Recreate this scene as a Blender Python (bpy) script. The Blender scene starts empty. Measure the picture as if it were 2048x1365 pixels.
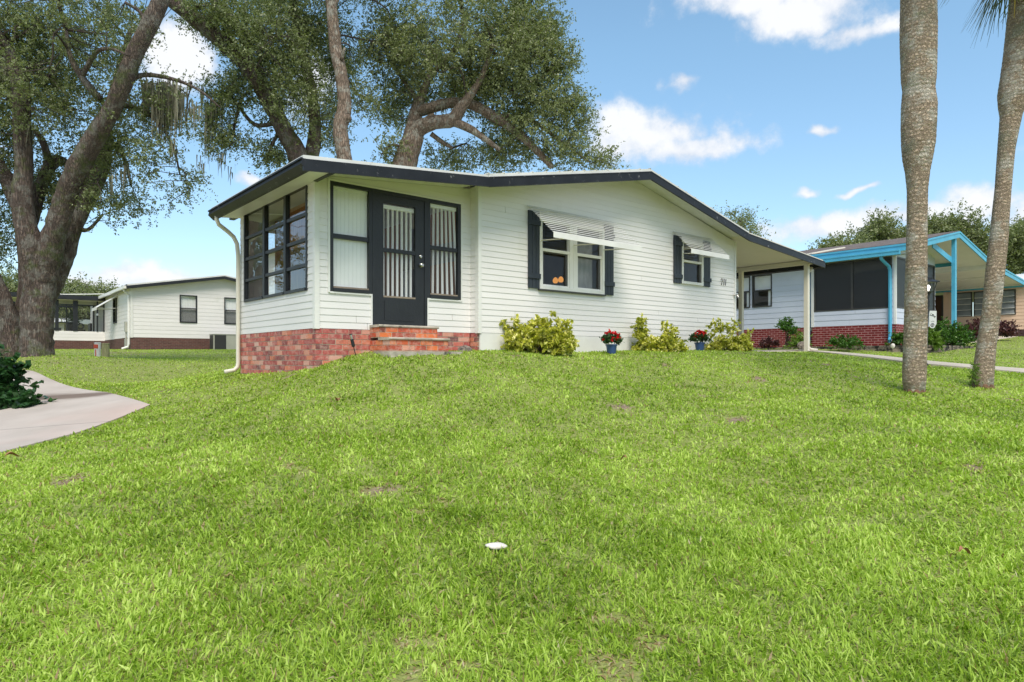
import bpy, math, random
import numpy as np
from mathutils import Vector
SC = bpy.context.scene
COL = SC.collection
R = math.radians
rng = np.random.default_rng(7)
random.seed(7)

# ---------------------------------------------------------------- camera (eye is the world origin, looks along +Y)
FPX, CX, CY = 1340.0, 1024.0, 720.0
cam_d = bpy.data.cameras.new('camera')
cam = bpy.data.objects.new('camera', cam_d); COL.objects.link(cam)
cam.location = (0, 0, 0); cam.rotation_euler = (R(90), 0, 0)
cam_d.sensor_width = 36; cam_d.lens = FPX / 2048 * 36
cam_d.shift_y = (CY - 682.5) / 2048
cam_d.clip_start = 0.05; cam_d.clip_end = 2000
SC.camera = cam

# ---------------------------------------------------------------- light
SUN_EL, SUN_AZ = 55.0, 172.0        # azimuth clockwise from +Y: the sun stands high behind the camera
SC.view_settings.view_transform = 'Standard'; SC.view_settings.look = 'None'
SC.view_settings.exposure = 1.45; SC.view_settings.gamma = 1
sun_d = bpy.data.lights.new('sun', 'SUN'); sun = bpy.data.objects.new('sun', sun_d); COL.objects.link(sun)
sun_d.energy = 1.5; sun_d.angle = R(28); sun_d.color = (1, .92, .82)
sd = Vector((math.sin(R(SUN_AZ)) * math.cos(R(SUN_EL)), math.cos(R(SUN_AZ)) * math.cos(R(SUN_EL)), math.sin(R(SUN_EL))))
sun.rotation_euler = sd.to_track_quat('Z', 'Y').to_euler()

class NT:
    """small node helper"""
    def __init__(s, tree): s.t = tree; s.n = tree.nodes; s.l = tree.links; s.n.clear()
    def add(s, typ, **kw):
        nd = s.n.new(typ)
        ins = kw.pop('ins', {})
        for k, v in kw.items(): setattr(nd, k, v)
        for k, v in ins.items(): s.put(nd.inputs[k], v)
        return nd
    def put(s, sock, v):
        if isinstance(v, bpy.types.NodeSocket): s.l.new(v, sock)
        elif isinstance(v, bpy.types.Node): s.l.new(v.outputs[0], sock)
        else: sock.default_value = v
    def math(s, op, a, b=None, clamp=False):
        nd = s.n.new('ShaderNodeMath'); nd.operation = op; nd.use_clamp = clamp
        s.put(nd.inputs[0], a)
        if b is not None: s.put(nd.inputs[1], b)
        return nd.outputs[0]
    def vec(s, op, a, b=None):
        nd = s.n.new('ShaderNodeVectorMath'); nd.operation = op
        s.put(nd.inputs[0], a)
        if b is not None: s.put(nd.inputs[1], b)
        return nd.outputs[1] if op == 'LENGTH' else nd.outputs[0]
    def noise(s, scale, vec=None, detail=3, rough=.55, dist=0):
        nd = s.add('ShaderNodeTexNoise'); nd.inputs['Scale'].default_value = scale
        nd.inputs['Detail'].default_value = detail; nd.inputs['Roughness'].default_value = rough
        nd.inputs['Distortion'].default_value = dist
        if vec is not None: s.put(nd.inputs['Vector'], vec)
        return nd
    def ramp(s, fac, stops, interp='LINEAR'):
        nd = s.n.new('ShaderNodeValToRGB'); nd.color_ramp.interpolation = interp
        e = nd.color_ramp.elements
        while len(e) < len(stops): e.new(.5)
        for k, (p, c) in enumerate(stops):
            e[k].position = p; e[k].color = (c, c, c, 1) if isinstance(c, (int, float)) else (*c, 1)
        s.put(nd.inputs[0], fac); return nd.outputs[0]
    def mix(s, fac, a, b, blend='MIX'):
        nd = s.n.new('ShaderNodeMix'); nd.data_type = 'RGBA'; nd.blend_type = blend
        s.put(nd.inputs[0], fac)
        s.put(nd.inputs[6], (*a, 1) if isinstance(a, tuple) and len(a) == 3 else a)
        s.put(nd.inputs[7], (*b, 1) if isinstance(b, tuple) and len(b) == 3 else b)
        return nd.outputs[2]

def make_world():
    w = bpy.data.worlds.new('World'); SC.world = w; w.use_nodes = True
    T = NT(w.node_tree)
    sky = T.add('ShaderNodeTexSky'); sky.sky_type = 'NISHITA'; sky.sun_disc = False
    sky.sun_elevation = R(SUN_EL); sky.sun_rotation = R(SUN_AZ)
    sky.air_density = 1.0; sky.dust_density = .35; sky.ozone_density = 1.6; sky.altitude = 0
    tc = T.add('ShaderNodeTexCoord'); d = tc.outputs['Generated']
    sx = T.add('ShaderNodeSeparateXYZ', ins={0: d})
    az = T.math('ARCTAN2', sx.outputs[0], sx.outputs[1])
    el = T.math('ARCSINE', sx.outputs[2])
    p = T.add('ShaderNodeCombineXYZ', ins={0: az, 1: el, 2: 0.0}).outputs[0]
    n1 = T.noise(9, p, 7, .62)
    n2 = T.noise(26, p, 6, .6)
    def ang(px, py):
        dx, dy = (px - CX) / FPX, (CY - py) / FPX
        return math.atan(dx), math.atan(dy / math.sqrt(1 + dx * dx))
    wn = T.noise(7, p, 4, .6)
    p = T.vec('ADD', p, T.vec('MULTIPLY', T.vec('SUBTRACT', wn.outputs[1], (.5, .5, .5)), (.13, .07, 0)))
    clouds = [(1480, -5, 130, 45), (1600, 25, 170, 60), (1700, 62, 100, 32), (1368, 158, 52, 24), (1290, 262, 150, 62),
              (1380, 292, 150, 34), (1645, 277, 42, 11), (1605, 385, 34, 10),
              (1718, 388, 48, 8), (1945, 408, 95, 44), (2060, 425, 110, 50), (1650, 462, 190, 30), (1800, 440, 120, 26), (362, 112, 84, 62),
              (520, 372, 46, 18), (300, 556, 200, 38), (150, 575, 120, 40), (620, 150, 60, 90), (-150, 300, 160, 90), (2300, 250, 200, 80)]
    r = None
    for (px, py, rx, ry) in clouds:
        a0, e0 = ang(px, py); a1, _ = ang(px + rx, py); _, e1 = ang(px, py - ry)
        q = T.vec('SUBTRACT', p, (a0, e0, 0))
        q = T.vec('MULTIPLY', q, (1 / (a1 - a0), 1 / (e1 - e0), 1))
        v = T.vec('LENGTH', q)
        r = v if r is None else T.math('MINIMUM', r, v)
    f = T.math('ADD', T.math('SUBTRACT', 1.12, r), T.math('MULTIPLY', T.math('SUBTRACT', n1.outputs[0], .5), 2.9))
    f = T.math('ADD', f, T.math('MULTIPLY', T.math('SUBTRACT', n2.outputs[0], .5), .9))
    m = T.ramp(T.math('ADD', T.math('MULTIPLY', f, .72), .10), [(.0, 0), (.66, 1)], 'EASE')
    # unseen broken cloud added behind the camera and overhead to soften the light
    n3 = T.noise(2.6, d, 6, .6)
    beh = T.ramp(n3.outputs[0], [(.40, 0), (.60, 1)])
    away = T.ramp(T.math('ADD', T.math('MULTIPLY', sx.outputs[1], -.5), .5), [(.30, 0), (.5, 1)])
    up = T.ramp(sx.outputs[2], [(.55, 0), (.75, 1)])
    m2 = T.math('MULTIPLY', beh, T.math('MAXIMUM', away, up))
    m = T.math('MAXIMUM', m, m2)
    shade = T.ramp(T.math('ADD', T.math('MULTIPLY', n1.outputs[0], .9), T.math('MULTIPLY', f, .25)), [(.40, (3.0, 3.3, 3.8)), (.74, (4.4, 4.45, 4.55))])
    skyc = T.mix(1.0, sky.outputs[0], T.mix(T.ramp(sx.outputs[2], [(.02, 0), (.42, 1)]), (.77, .78, .80), (.96, 1.08, .98)), 'MULTIPLY')
    col = T.mix(T.math('MULTIPLY', m, .95), skyc, shade)
    bg = T.add('ShaderNodeBackground', ins={0: col, 1: .085})
    out = T.add('ShaderNodeOutputWorld', ins={0: bg})
    w.cycles.sampling_method = 'MANUAL'; w.cycles.sample_map_resolution = 512
make_world()
SC.cycles.max_bounces = 8; SC.cycles.transparent_max_bounces = 16
SC.cycles.use_denoising = True

# ---------------------------------------------------------------- materials
def new_mat(name):
    m = bpy.data.materials.new(name); m.use_nodes = True
    return m, NT(m.node_tree)

def surf(name, c1, c2=None, scale=6, rough=.6, bump=0, bscale=None, spec=.5, stretch=None, attr=None, attr_amt=.3,
         stain=None, stain_scale=1.2, stain_lo=.55, stain_hi=.7, metallic=0, detail=4):
    """general procedural surface: two-tone noise, optional per-piece variation, stains and bump"""
    m, T = new_mat(name)
    tc = T.add('ShaderNodeTexCoord'); v = tc.outputs['Object']
    if stretch: v = T.vec('MULTIPLY', v, stretch)
    n = T.noise(scale, v, detail)
    c2 = c2 or tuple(x * .88 for x in c1)
    col = T.mix(T.ramp(n.outputs[0], [(.35, 0), (.65, 1)]), c1, c2)
    if stain:
        ns = T.noise(stain_scale, tc.outputs['Object'], 6, .65)
        col = T.mix(T.ramp(ns.outputs[0], [(stain_lo, 0), (stain_hi, 1)]), col, stain)
    if attr:
        at = T.add('ShaderNodeAttribute', attribute_name='rnd')
        k = T.math('ADD', T.math('MULTIPLY', at.outputs['Fac'], attr_amt * 2), 1 - attr_amt)
        col = T.mix(1.0, col, T.add('ShaderNodeCombineColor', ins={0: k, 1: k, 2: k}).outputs[0], 'MULTIPLY')
    b = T.add('ShaderNodeBsdfPrincipled', ins={'Base Color': col, 'Roughness': rough, 'Metallic': metallic})
    b.inputs['Specular IOR Level'].default_value = spec if 'fascia' not in name else .25
    if bump:
        nb = T.noise(bscale or scale * 4, v, 5)
        bp = T.add('ShaderNodeBump', ins={'Strength': bump, 'Distance': .02, 'Height': nb.outputs[0]})
        T.put(b.inputs['Normal'], bp)
    T.add('ShaderNodeOutputMaterial', ins={0: b})
    return m

def brick_mat(name, cols, mortar, bw=.203, bh=.068, ms=.01, rough=.85):
    """painted brick on UVs measured in metres"""
    m, T = new_mat(name)
    uv = T.add('ShaderNodeUVMap', uv_map='UVMap')
    bt = T.add('ShaderNodeTexBrick', ins={'Vector': uv.outputs[0], 'Color1': (*cols[0], 1), 'Color2': (*cols[1], 1), 'Mortar': (*mortar, 1),
               'Scale': 1.0, 'Mortar Size': ms, 'Brick Width': bw + ms, 'Row Height': bh + ms, 'Mortar Smooth': .2, 'Bias': 0.0})
    n = T.noise(5, uv.outputs[0], 5)
    col = T.mix(T.ramp(n.outputs[0], [(.4, 0), (.75, .55)]), bt.outputs[0], tuple(x * .55 for x in cols[0]))
    b = T.add('ShaderNodeBsdfPrincipled', ins={'Base Color': col, 'Roughness': rough})
    bp = T.add('ShaderNodeBump', ins={'Strength': .6, 'Distance': .01, 'Height': T.math('SUBTRACT', 1.0, bt.outputs[1])})
    T.put(b.inputs['Normal'], bp)
    T.add('ShaderNodeOutputMaterial', ins={0: b})
    return m

def glass_mat(name, tint=(.95, .96, .96), gloss=.0, rough=.01):
    m, T = new_mat(name)
    tr = T.add('ShaderNodeBsdfTransparent', ins={0: (*tint, 1)})
    gl = T.add('ShaderNodeBsdfGlossy', ins={0: (.95, .97, 1, 1), 'Roughness': rough})
    lw = T.add('ShaderNodeLayerWeight', ins={0: .5})
    tc = T.add('ShaderNodeTexCoord')
    nb = T.noise(1.3, tc.outputs['Object'], 1)
    bp = T.add('ShaderNodeBump', ins={'Strength': .12, 'Distance': .05, 'Height': nb.outputs[0]})
    T.put(gl.inputs['Normal'], bp)
    k = T.math('ADD', T.math('MULTIPLY', T.math('POWER', lw.outputs['Facing'], 4.0), .95), .035 + gloss, clamp=True)
    mx = T.add('ShaderNodeMixShader', ins={0: k, 1: tr, 2: gl})
    T.add('ShaderNodeOutputMaterial', ins={0: mx})
    return m

def screen_mat(name, c=(.02, .021, .023), through=.22):
    m, T = new_mat(name)
    tr = T.add('ShaderNodeBsdfTransparent')
    b = T.add('ShaderNodeBsdfPrincipled', ins={'Base Color': (*c, 1), 'Roughness': .45})
    mx = T.add('ShaderNodeMixShader', ins={0: 1 - through, 1: tr, 2: b})
    T.add('ShaderNodeOutputMaterial', ins={0: mx})
    return m

def leaf_mat(name, dark, light, accent=None, trans=.35, gloss=.35, nscale=.7, acc_at=.8):
    """leaf colour varies per leaf (attribute rnd) and by a slow noise through the crown"""
    m, T = new_mat(name)
    at = T.add('ShaderNodeAttribute', attribute_name='rnd')
    stops = [(0, dark), (.75, light)]
    if accent: stops = [(0, dark), (acc_at - .08, light), (acc_at, accent), (1, accent)]
    col = T.ramp(at.outputs['Fac'], stops)
    tc = T.add('ShaderNodeTexCoord'); n = T.noise(nscale, tc.outputs['Object'], 3)
    col = T.mix(T.ramp(n.outputs[0], [(.3, .0), (.7, .35)]), col, light)
    df = T.add('ShaderNodeBsdfPrincipled', ins={'Base Color': col, 'Roughness': gloss})
    tl = T.add('ShaderNodeBsdfTranslucent', ins={0: T.mix(1.0, col, (1.15, 1.35, .55), 'MULTIPLY')})
    mx = T.add('ShaderNodeMixShader', ins={0: trans, 1: df, 2: tl})
    T.add('ShaderNodeOutputMaterial', ins={0: mx})
    return m

def bark_mat(name, c1, c2, crack, moss=None, lichen=None, zs=.25, scale=9, bump=.9, ring=False):
    m, T = new_mat(name)
    tc = T.add('ShaderNodeTexCoord'); o = tc.outputs['Object']
    v = T.vec('MULTIPLY', o, (1, 1, zs))
    w = T.noise(scale, v, 6, .65, .6)
    vo = T.add('ShaderNodeTexVoronoi', ins={'Vector': T.vec('ADD', v, T.vec('MULTIPLY', w.outputs[1], (.12, .12, .12))), 'Scale': scale * 1.6})
    vo.feature = 'DISTANCE_TO_EDGE'
    col = T.mix(T.ramp(w.outputs[0], [(.35, 0), (.65, 1)]), c1, c2)
    col = T.mix(T.ramp(vo.outputs[0], [(0, .75), (.11, 0)]), col, crack)
    if lichen:
        n = T.noise(3.5, o, 7, .7)
        col = T.mix(T.ramp(n.outputs[0], [(.50, 0), (.58, .85)]), col, lichen)
    if moss:
        n = T.noise(2.2, o, 6, .65)
        col = T.mix(T.ramp(n.outputs[0], [(.53, 0), (.64, .9)]), col, moss)
    b = T.add('ShaderNodeBsdfPrincipled', ins={'Base Color': col, 'Roughness': .9})
    h = T.math('ADD', T.ramp(vo.outputs[0], [(0, 0), (.2, 1)]), w.outputs[0])
    if ring:
        wv = T.add('ShaderNodeTexWave', ins={'Vector': T.vec('ADD', o, T.vec('MULTIPLY', w.outputs[1], (0, 0, .03))), 'Scale': 5.0, 'Distortion': 6.0, 'Detail': 3.0})
        wv.bands_direction = 'Z'
        h = T.math('ADD', h, T.math('MULTIPLY', wv.outputs['Fac'], .45))
        col2 = T.mix(T.ramp(wv.outputs['Fac'], [(.0, .30), (.22, 0)]), col, crack)
        T.put(b.inputs['Base Color'], col2)
    bp = T.add('ShaderNodeBump', ins={'Strength': bump, 'Distance': .03, 'Height': h})
    T.put(b.inputs['Normal'], bp)
    T.add('ShaderNodeOutputMaterial', ins={0: b})
    return m

M = {}
M['siding'] = surf('white_vinyl', (.78, .755, .735), (.74, .715, .695), .7, .42, .05, 40, stain=(.60, .60, .54), stain_scale=.9, stain_lo=.60, stain_hi=.8, attr=True, attr_amt=.025)
M['cream'] = surf('cream_metal', (.70, .66, .56), (.66, .62, .52), 1.2, .45)
M['trim'] = surf('white_trim', (.78, .77, .74), (.70, .69, .66), 2, .4)
M['black'] = surf('black_trim', (.013, .0145, .018), (.019, .021, .025), 3, .42, .15, 30)
M['fascia'] = surf('weathered_black_fascia', (.014, .0155, .019), (.022, .024, .029), 3, .38, .1, 20, stain=(.26, .26, .26), stain_scale=9, stain_lo=.63, stain_hi=.72)
M['shutter'] = surf('blue_black_shutter', (.017, .023, .033), (.026, .034, .046), 4, .5, .2, 25)
M['awning'] = surf('aluminium_slat', (.60, .60, .58), (.52, .52, .50), 5, .45)
M['roofwhite'] = surf('white_metal_roof', (.74, .74, .72), (.62, .62, .58), 1.5, .4, stain=(.4, .4, .36), stain_scale=4, stain_lo=.62, stain_hi=.75)
M['mortar'] = surf('mortar', (.56, .50, .40), (.38, .34, .24), 9, .95, .5, 60)
def rbrick(name, stops):
    m, T = new_mat(name)
    at = T.add('ShaderNodeAttribute', attribute_name='rnd'); tc = T.add('ShaderNodeTexCoord'); o = tc.outputs['Object']
    col = T.ramp(at.outputs['Fac'], stops)
    n = T.noise(14, o, 6, .7); col = T.mix(T.ramp(n.outputs[0], [(.45, 0), (.72, .7)]), col, (.60, .40, .34))
    n2 = T.noise(5.5, o, 5, .65); col = T.mix(T.ramp(n2.outputs[0], [(.54, 0), (.72, .7)]), col, (.12, .055, .055))
    b = T.add('ShaderNodeBsdfPrincipled', ins={'Base Color': col, 'Roughness': .85})
    bp = T.add('ShaderNodeBump', ins={'Strength': .5, 'Distance': .01, 'Height': T.noise(60, o, 4).outputs[0]}); T.put(b.inputs['Normal'], bp)
    T.add('ShaderNodeOutputMaterial', ins={0: b}); return m
M['brick'] = rbrick('old_red_brick', [(0, (.17, .055, .055)), (.2, (.38, .075, .07)), (.55, (.52, .13, .10)), (.8, (.62, .20, .11)), (1, (.62, .38, .32))])
M['brick2'] = rbrick('orange_step_brick', [(0, (.20, .05, .03)), (.2, (.50, .085, .035)), (.7, (.66, .17, .045)), (1, (.60, .36, .28))])
M['cap'] = surf('step_cap', (.48, .43, .36), (.30, .27, .22), 6, .8, .3, 40, stain=(.08, .08, .055), stain_scale=5, stain_lo=.56, stain_hi=.68)
M['concrete'] = surf('concrete', (.49, .46, .42), (.40, .37, .34), 1.3, .85, .25, 90, stain=(.50, .36, .32), stain_scale=.45, stain_lo=.55, stain_hi=.75)
M['walk'] = surf('walk_concrete', (.52, .46, .38), (.44, .39, .32), 2, .85, .2, 70)
M['glass'] = glass_mat('window_glass')
M['dglass'] = glass_mat('porch_glass', (.90, .91, .91), .06)
M['blind'] = surf('white_blind', (.88, .88, .86), (.84, .84, .82), 3, .6)
M['wood'] = surf('varnished_wood', (.52, .22, .07), (.36, .14, .045), 2, .5, stretch=(12, 12, 1))
M['bamboo'] = surf('bamboo_blind', (.42, .38, .32), (.16, .13, .10), 60, .7)
M['greysheet'] = surf('mottled_grey_sheet', (.30, .30, .30), (.20, .20, .20), 9, .8, stretch=(1, 1, .35))
M['inner'] = surf('interior_wall', (.38, .35, .30), (.33, .31, .27), 2, .8)
M['carpet'] = surf('interior_floor', (.14, .11, .09), (.10, .08, .06), 4, .9)
M['chrome'] = surf('satin_metal', (.6, .58, .54), (.5, .48, .45), 5, .25, metallic=1)
M['sill'] = surf('tan_sill', (.30, .24, .18), (.22, .17, .13), 6, .7)
M['lampglow'] = None
def emit(name, c, s):
    m, T = new_mat(name); e = T.add('ShaderNodeEmission', ins={0: (*c, 1), 1: s}); T.add('ShaderNodeOutputMaterial', ins={0: e}); return m
M['lampglow'] = emit('lit_lamp_shade', (1, .42, .08), .27)
M['bulb'] = emit('lit_bulb', (1, .93, .8), 1.2)
M['blue'] = surf('sky_blue_paint', (.085, .42, .62), (.07, .36, .55), 3, .45)
M['bsiding'] = surf('pale_blue_siding', (.60, .64, .74), (.56, .60, .70), 1.2, .45, attr=True, attr_amt=.02)
M['redbrick'] = brick_mat('red_painted_brick', ((.20, .012, .014), (.155, .010, .012)), (.46, .26, .25))
M['brownbrick'] = brick_mat('brown_brick', ((.14, .055, .045), (.085, .035, .030)), (.16, .12, .10), ms=.008)
M['screen'] = screen_mat('insect_screen', through=.10)
M['screen2'] = screen_mat('light_insect_screen', c=(.05, .05, .05), through=.70)
M['bframe'] = surf('bronze_frame', (.045, .043, .040), (.06, .057, .053), 5, .45)
M['shingle'] = surf('grey_brown_shingle', (.17, .135, .12), (.085, .07, .065), 5, .95, .6, 30, stretch=(1, 1, 6), detail=6)
M['dirt'] = surf('bed_mulch', (.10, .06, .04), (.05, .03, .02), 8, .95, .8, 40)
M['peach'] = surf('peach_siding', (.80, .57, .43), (.76, .54, .41), 2, .5)
M['plaster'] = surf('pale_ceiling', (.78, .77, .74), (.72, .71, .68), 1.5, .6)
M['louver'] = surf('frosted_louver_glass', (.27, .29, .31), (.20, .22, .24), 3, .2)
M['brown'] = surf('brown_door', (.10, .045, .025), (.08, .035, .02), 4, .4)
M['block'] = surf('edging_block', (.30, .25, .19), (.17, .14, .11), 7, .95, .6, 40, stain=(.025, .025, .02), stain_scale=6, stain_lo=.47, stain_hi=.56, attr=True, attr_amt=.2)
M['potblue'] = surf('blue_plastic_pot', (.04, .09, .24), (.035, .08, .21), 4, .35)
M['metalgrey'] = surf('grey_green_cabinet', (.40, .40, .34), (.36, .36, .31), 3, .5)
M['darkgrille'] = surf('dark_grille', (.02, .02, .02), (.035, .035, .035), 60, .6)
M['sign'] = surf('white_sign', (.75, .75, .74), (.68, .68, .67), 5, .5)
M['rock'] = surf('mottled_stone', (.30, .25, .21), (.06, .05, .045), 22, .9, .8, 60)
M['whitestone'] = surf('white_stone', (.72, .68, .62), (.55, .50, .45), 9, .85, .4, 40)
M['deadleaf'] = surf('dead_leaf', (.32, .15, .07), (.20, .09, .04), 20, .7)
M['postwood'] = surf('weathered_post', (.30, .29, .16), (.20, .20, .10), 6, .9, .4, 40, stretch=(4, 4, 1))
M['redlabel'] = surf('red_label', (.65, .10, .06), (.6, .09, .05), 6, .5)
M['rootmat'] = surf('palm_root', (.24, .13, .075), (.12, .065, .04), 18, .95, .9, 50)
M['oakbark'] = bark_mat('live_oak_bark', (.17, .125, .10), (.10, .072, .058), (.032, .022, .018), moss=(.085, .105, .025), lichen=(.21, .195, .165), zs=.16, scale=13)
M['palebark'] = bark_mat('pale_bark', (.27, .20, .15), (.17, .125, .09), (.06, .042, .03), lichen=(.32, .30, .25))
M['twig'] = surf('twig_bark', (.065, .05, .04), (.04, .03, .025), 8, .9)
M['palmbark'] = bark_mat('palm_bark', (.47, .37, .27), (.35, .27, .19), (.16, .115, .08), moss=(.25, .24, .17), lichen=(.50, .47, .40), zs=1.0, scale=13, bump=.75, ring=True)
M['moss'] = surf('spanish_moss', (.20, .19, .13), (.13, .125, .085), 9, .95, attr=True, attr_amt=.3)
M['oakleaf'] = leaf_mat('oak_leaf', (.068, .090, .040), (.25, .285, .125), (.26, .22, .10), .30, .4, acc_at=.93)
M['oakleaf2'] = leaf_mat('lighter_oak_leaf', (.074, .096, .042), (.265, .295, .13), (.28, .25, .09), .32, .4, acc_at=.93)  # slightly lighter leaf colour for two of the oaks
M['farleaf'] = leaf_mat('far_leaf', (.085, .11, .05), (.25, .28, .12), (.32, .32, .18), .3, .5, .25, acc_at=.9)
M['yellowleaf'] = leaf_mat('variegated_leaf', (.06, .11, .02), (.56, .55, .06), (.85, .78, .30), .25, .3, 6, acc_at=.66)
M['greenleaf'] = leaf_mat('hedge_leaf', (.02, .06, .01), (.10, .22, .03), (.22, .36, .05), .3, .3, 4, acc_at=.86)
M['vineleaf'] = leaf_mat('vine_leaf', (.012, .045, .014), (.045, .12, .035), (.20, .36, .06), .25, .28, 2, acc_at=.93)
M['purpleleaf'] = leaf_mat('purple_leaf', (.045, .015, .02), (.12, .04, .045), (.20, .08, .06), .2, .4, 4, acc_at=.85)
M['potleaf'] = leaf_mat('dark_pot_leaf', (.015, .045, .012), (.05, .11, .03), None, .2, .35, 4)
M['petal'] = leaf_mat('red_petal', (.35, .002, .008), (.68, .01, .012), None, .2, .5, 4)
M['fernleaf'] = leaf_mat('fern_leaf', (.05, .10, .015), (.17, .28, .03), None, .3, .5, 4)
M['palmfrond'] = leaf_mat('palm_frond', (.03, .05, .015), (.09, .12, .04), (.25, .18, .03), .25, .35, 2, acc_at=.9)

# ---------------------------------------------------------------- mesh helpers
class MB:
    def __init__(s): s.v = []; s.f = []; s.c = []; s.uv = []
    def poly(s, pts, c=.5, uv=None):
        i = len(s.v); s.v += [tuple(p) for p in pts]; s.f.append(tuple(range(i, i + len(pts)))); s.c.append(c)
        s.uv += (uv or [(0, 0)] * len(pts))
    def hexa(s, P, c=.5):
        """P: 8 points, bottom ring 0-3 counter-clockwise from above, top ring 4-7"""
        for q in ((3, 2, 1, 0), (4, 5, 6, 7), (0, 1, 5, 4), (1, 2, 6, 5), (2, 3, 7, 6), (3, 0, 4, 7)):
            s.poly([P[k] for k in q], c)
    def box(s, fr, s0, s1, o0, o1, z0, z1, c=.5):
        P = [fr.p(a, o, z) for z in (z0, z1) for a, o in ((s0, o1), (s1, o1), (s1, o0), (s0, o0))]
        s.hexa(P, c)
    def loops(s, rings, c=.5, cap=True, closed=True):
        """rings of equal length joined by quads"""
        i = len(s.v); n = len(rings[0])
        for r_ in rings: s.v += [tuple(p) for p in r_]
        def fc(t): s.f.append(t); s.c.append(c); s.uv += [(0, 0)] * len(t)
        for k in range(len(rings) - 1):
            for j in range(n if closed else n - 1):
                a, b = i + k * n + j, i + k * n + (j + 1) % n
                fc((a, b, b + n, a + n))
        if cap:
            fc(tuple(reversed(range(i, i + n)))); e = i + (len(rings) - 1) * n; fc(tuple(range(e, e + n)))
    def tube(s, pts, rad, n=8, c=.5, jit=0, cap=True):
        pts = [Vector(p) for p in pts]
        if isinstance(rad, (int, float)): rad = [rad] * len(pts)
        rings = []; u = None
        for k, p in enumerate(pts):
            t = (pts[min(k + 1, len(pts) - 1)] - pts[max(k - 1, 0)])
            if t.length < 1e-9: t = Vector((0, 0, 1))
            t.normalize()
            if u is None: u = t.orthogonal().normalized()
            else:
                u = u - t * u.dot(t)
                u = u.normalized() if u.length > 1e-6 else t.orthogonal().normalized()
            w = t.cross(u)
            rings.append([p + (u * math.cos(2 * math.pi * j / n) + w * math.sin(2 * math.pi * j / n)) * rad[k] * (1 + (random.uniform(-jit, jit) if jit else 0)) for j in range(n)])
        s.loops(rings, c, cap)
    def build(s, name, mat, parent=None, smooth=False, uvs=False, origin=None):
        root = parent
        while root is not None and root.parent is not None: root = root.parent
        off = Vector(root.location) if root is not None else Vector(origin or (0, 0, 0))
        me = bpy.data.meshes.new(name)
        me.from_pydata([(x - off.x, y - off.y, z - off.z) for x, y, z in s.v], [], s.f)
        if any(c != .5 for c in s.c):
            a = me.attributes.new('rnd', 'FLOAT', 'FACE'); a.data.foreach_set('value', s.c)
        if uvs:
            ul = me.uv_layers.new(name='UVMap'); ul.data.foreach_set('uv', [x for t in s.uv for x in t])
        if smooth: me.polygons.foreach_set('use_smooth', [True] * len(me.polygons))
        me.materials.append(mat)
        o = bpy.data.objects.new(name, me); COL.objects.link(o)
        if parent is not None: o.parent = parent
        else: o.location = off
        return o

def thing(name, label, cat, loc, group=None):
    o = bpy.data.objects.new(name, None); COL.objects.link(o); o.location = loc; o.empty_display_size = .2
    return tag(o, label, cat, group)
def tag(o, label, cat, group=None):
    o['label'] = label; o['category'] = cat
    if group: o['group'] = group
    return o

class Fr:
    """wall frame: s along the wall, o outwards, z up"""
    def __init__(s, org, d, n): s.o = Vector((org[0], org[1])); s.d = Vector(d); s.n = Vector(n)
    def p(s, a, o, z): q = s.o + s.d * a + s.n * o; return (q.x, q.y, z)

def rect(fr, mb, s0, s1, z0, z1, o=0.0, c=.5, uv=True):
    mb.poly([fr.p(s0, o, z0), fr.p(s1, o, z0), fr.p(s1, o, z1), fr.p(s0, o, z1)], c, [(s0, z0), (s1, z0), (s1, z1), (s0, z1)])

def clip(poly, outline):
    """Sutherland-Hodgman against a convex counter-clockwise outline"""
    out = poly
    for k in range(len(outline)):
        a, b = outline[k], outline[(k + 1) % len(outline)]
        inp, out = out, []
        if not inp: return []
        f = lambda q: (b[0] - a[0]) * (q[1] - a[1]) - (b[1] - a[1]) * (q[0] - a[0])
        for j in range(len(inp)):
            p, q = inp[j], inp[(j + 1) % len(inp)]; fp, fq = f(p), f(q)
            if fp >= -1e-9: out.append(p)
            if (fp > 1e-9 and fq < -1e-9) or (fp < -1e-9 and fq > 1e-9):
                t = fp / (fp - fq); out.append((p[0] + (q[0] - p[0]) * t, p[1] + (q[1] - p[1]) * t))
    return out

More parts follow.
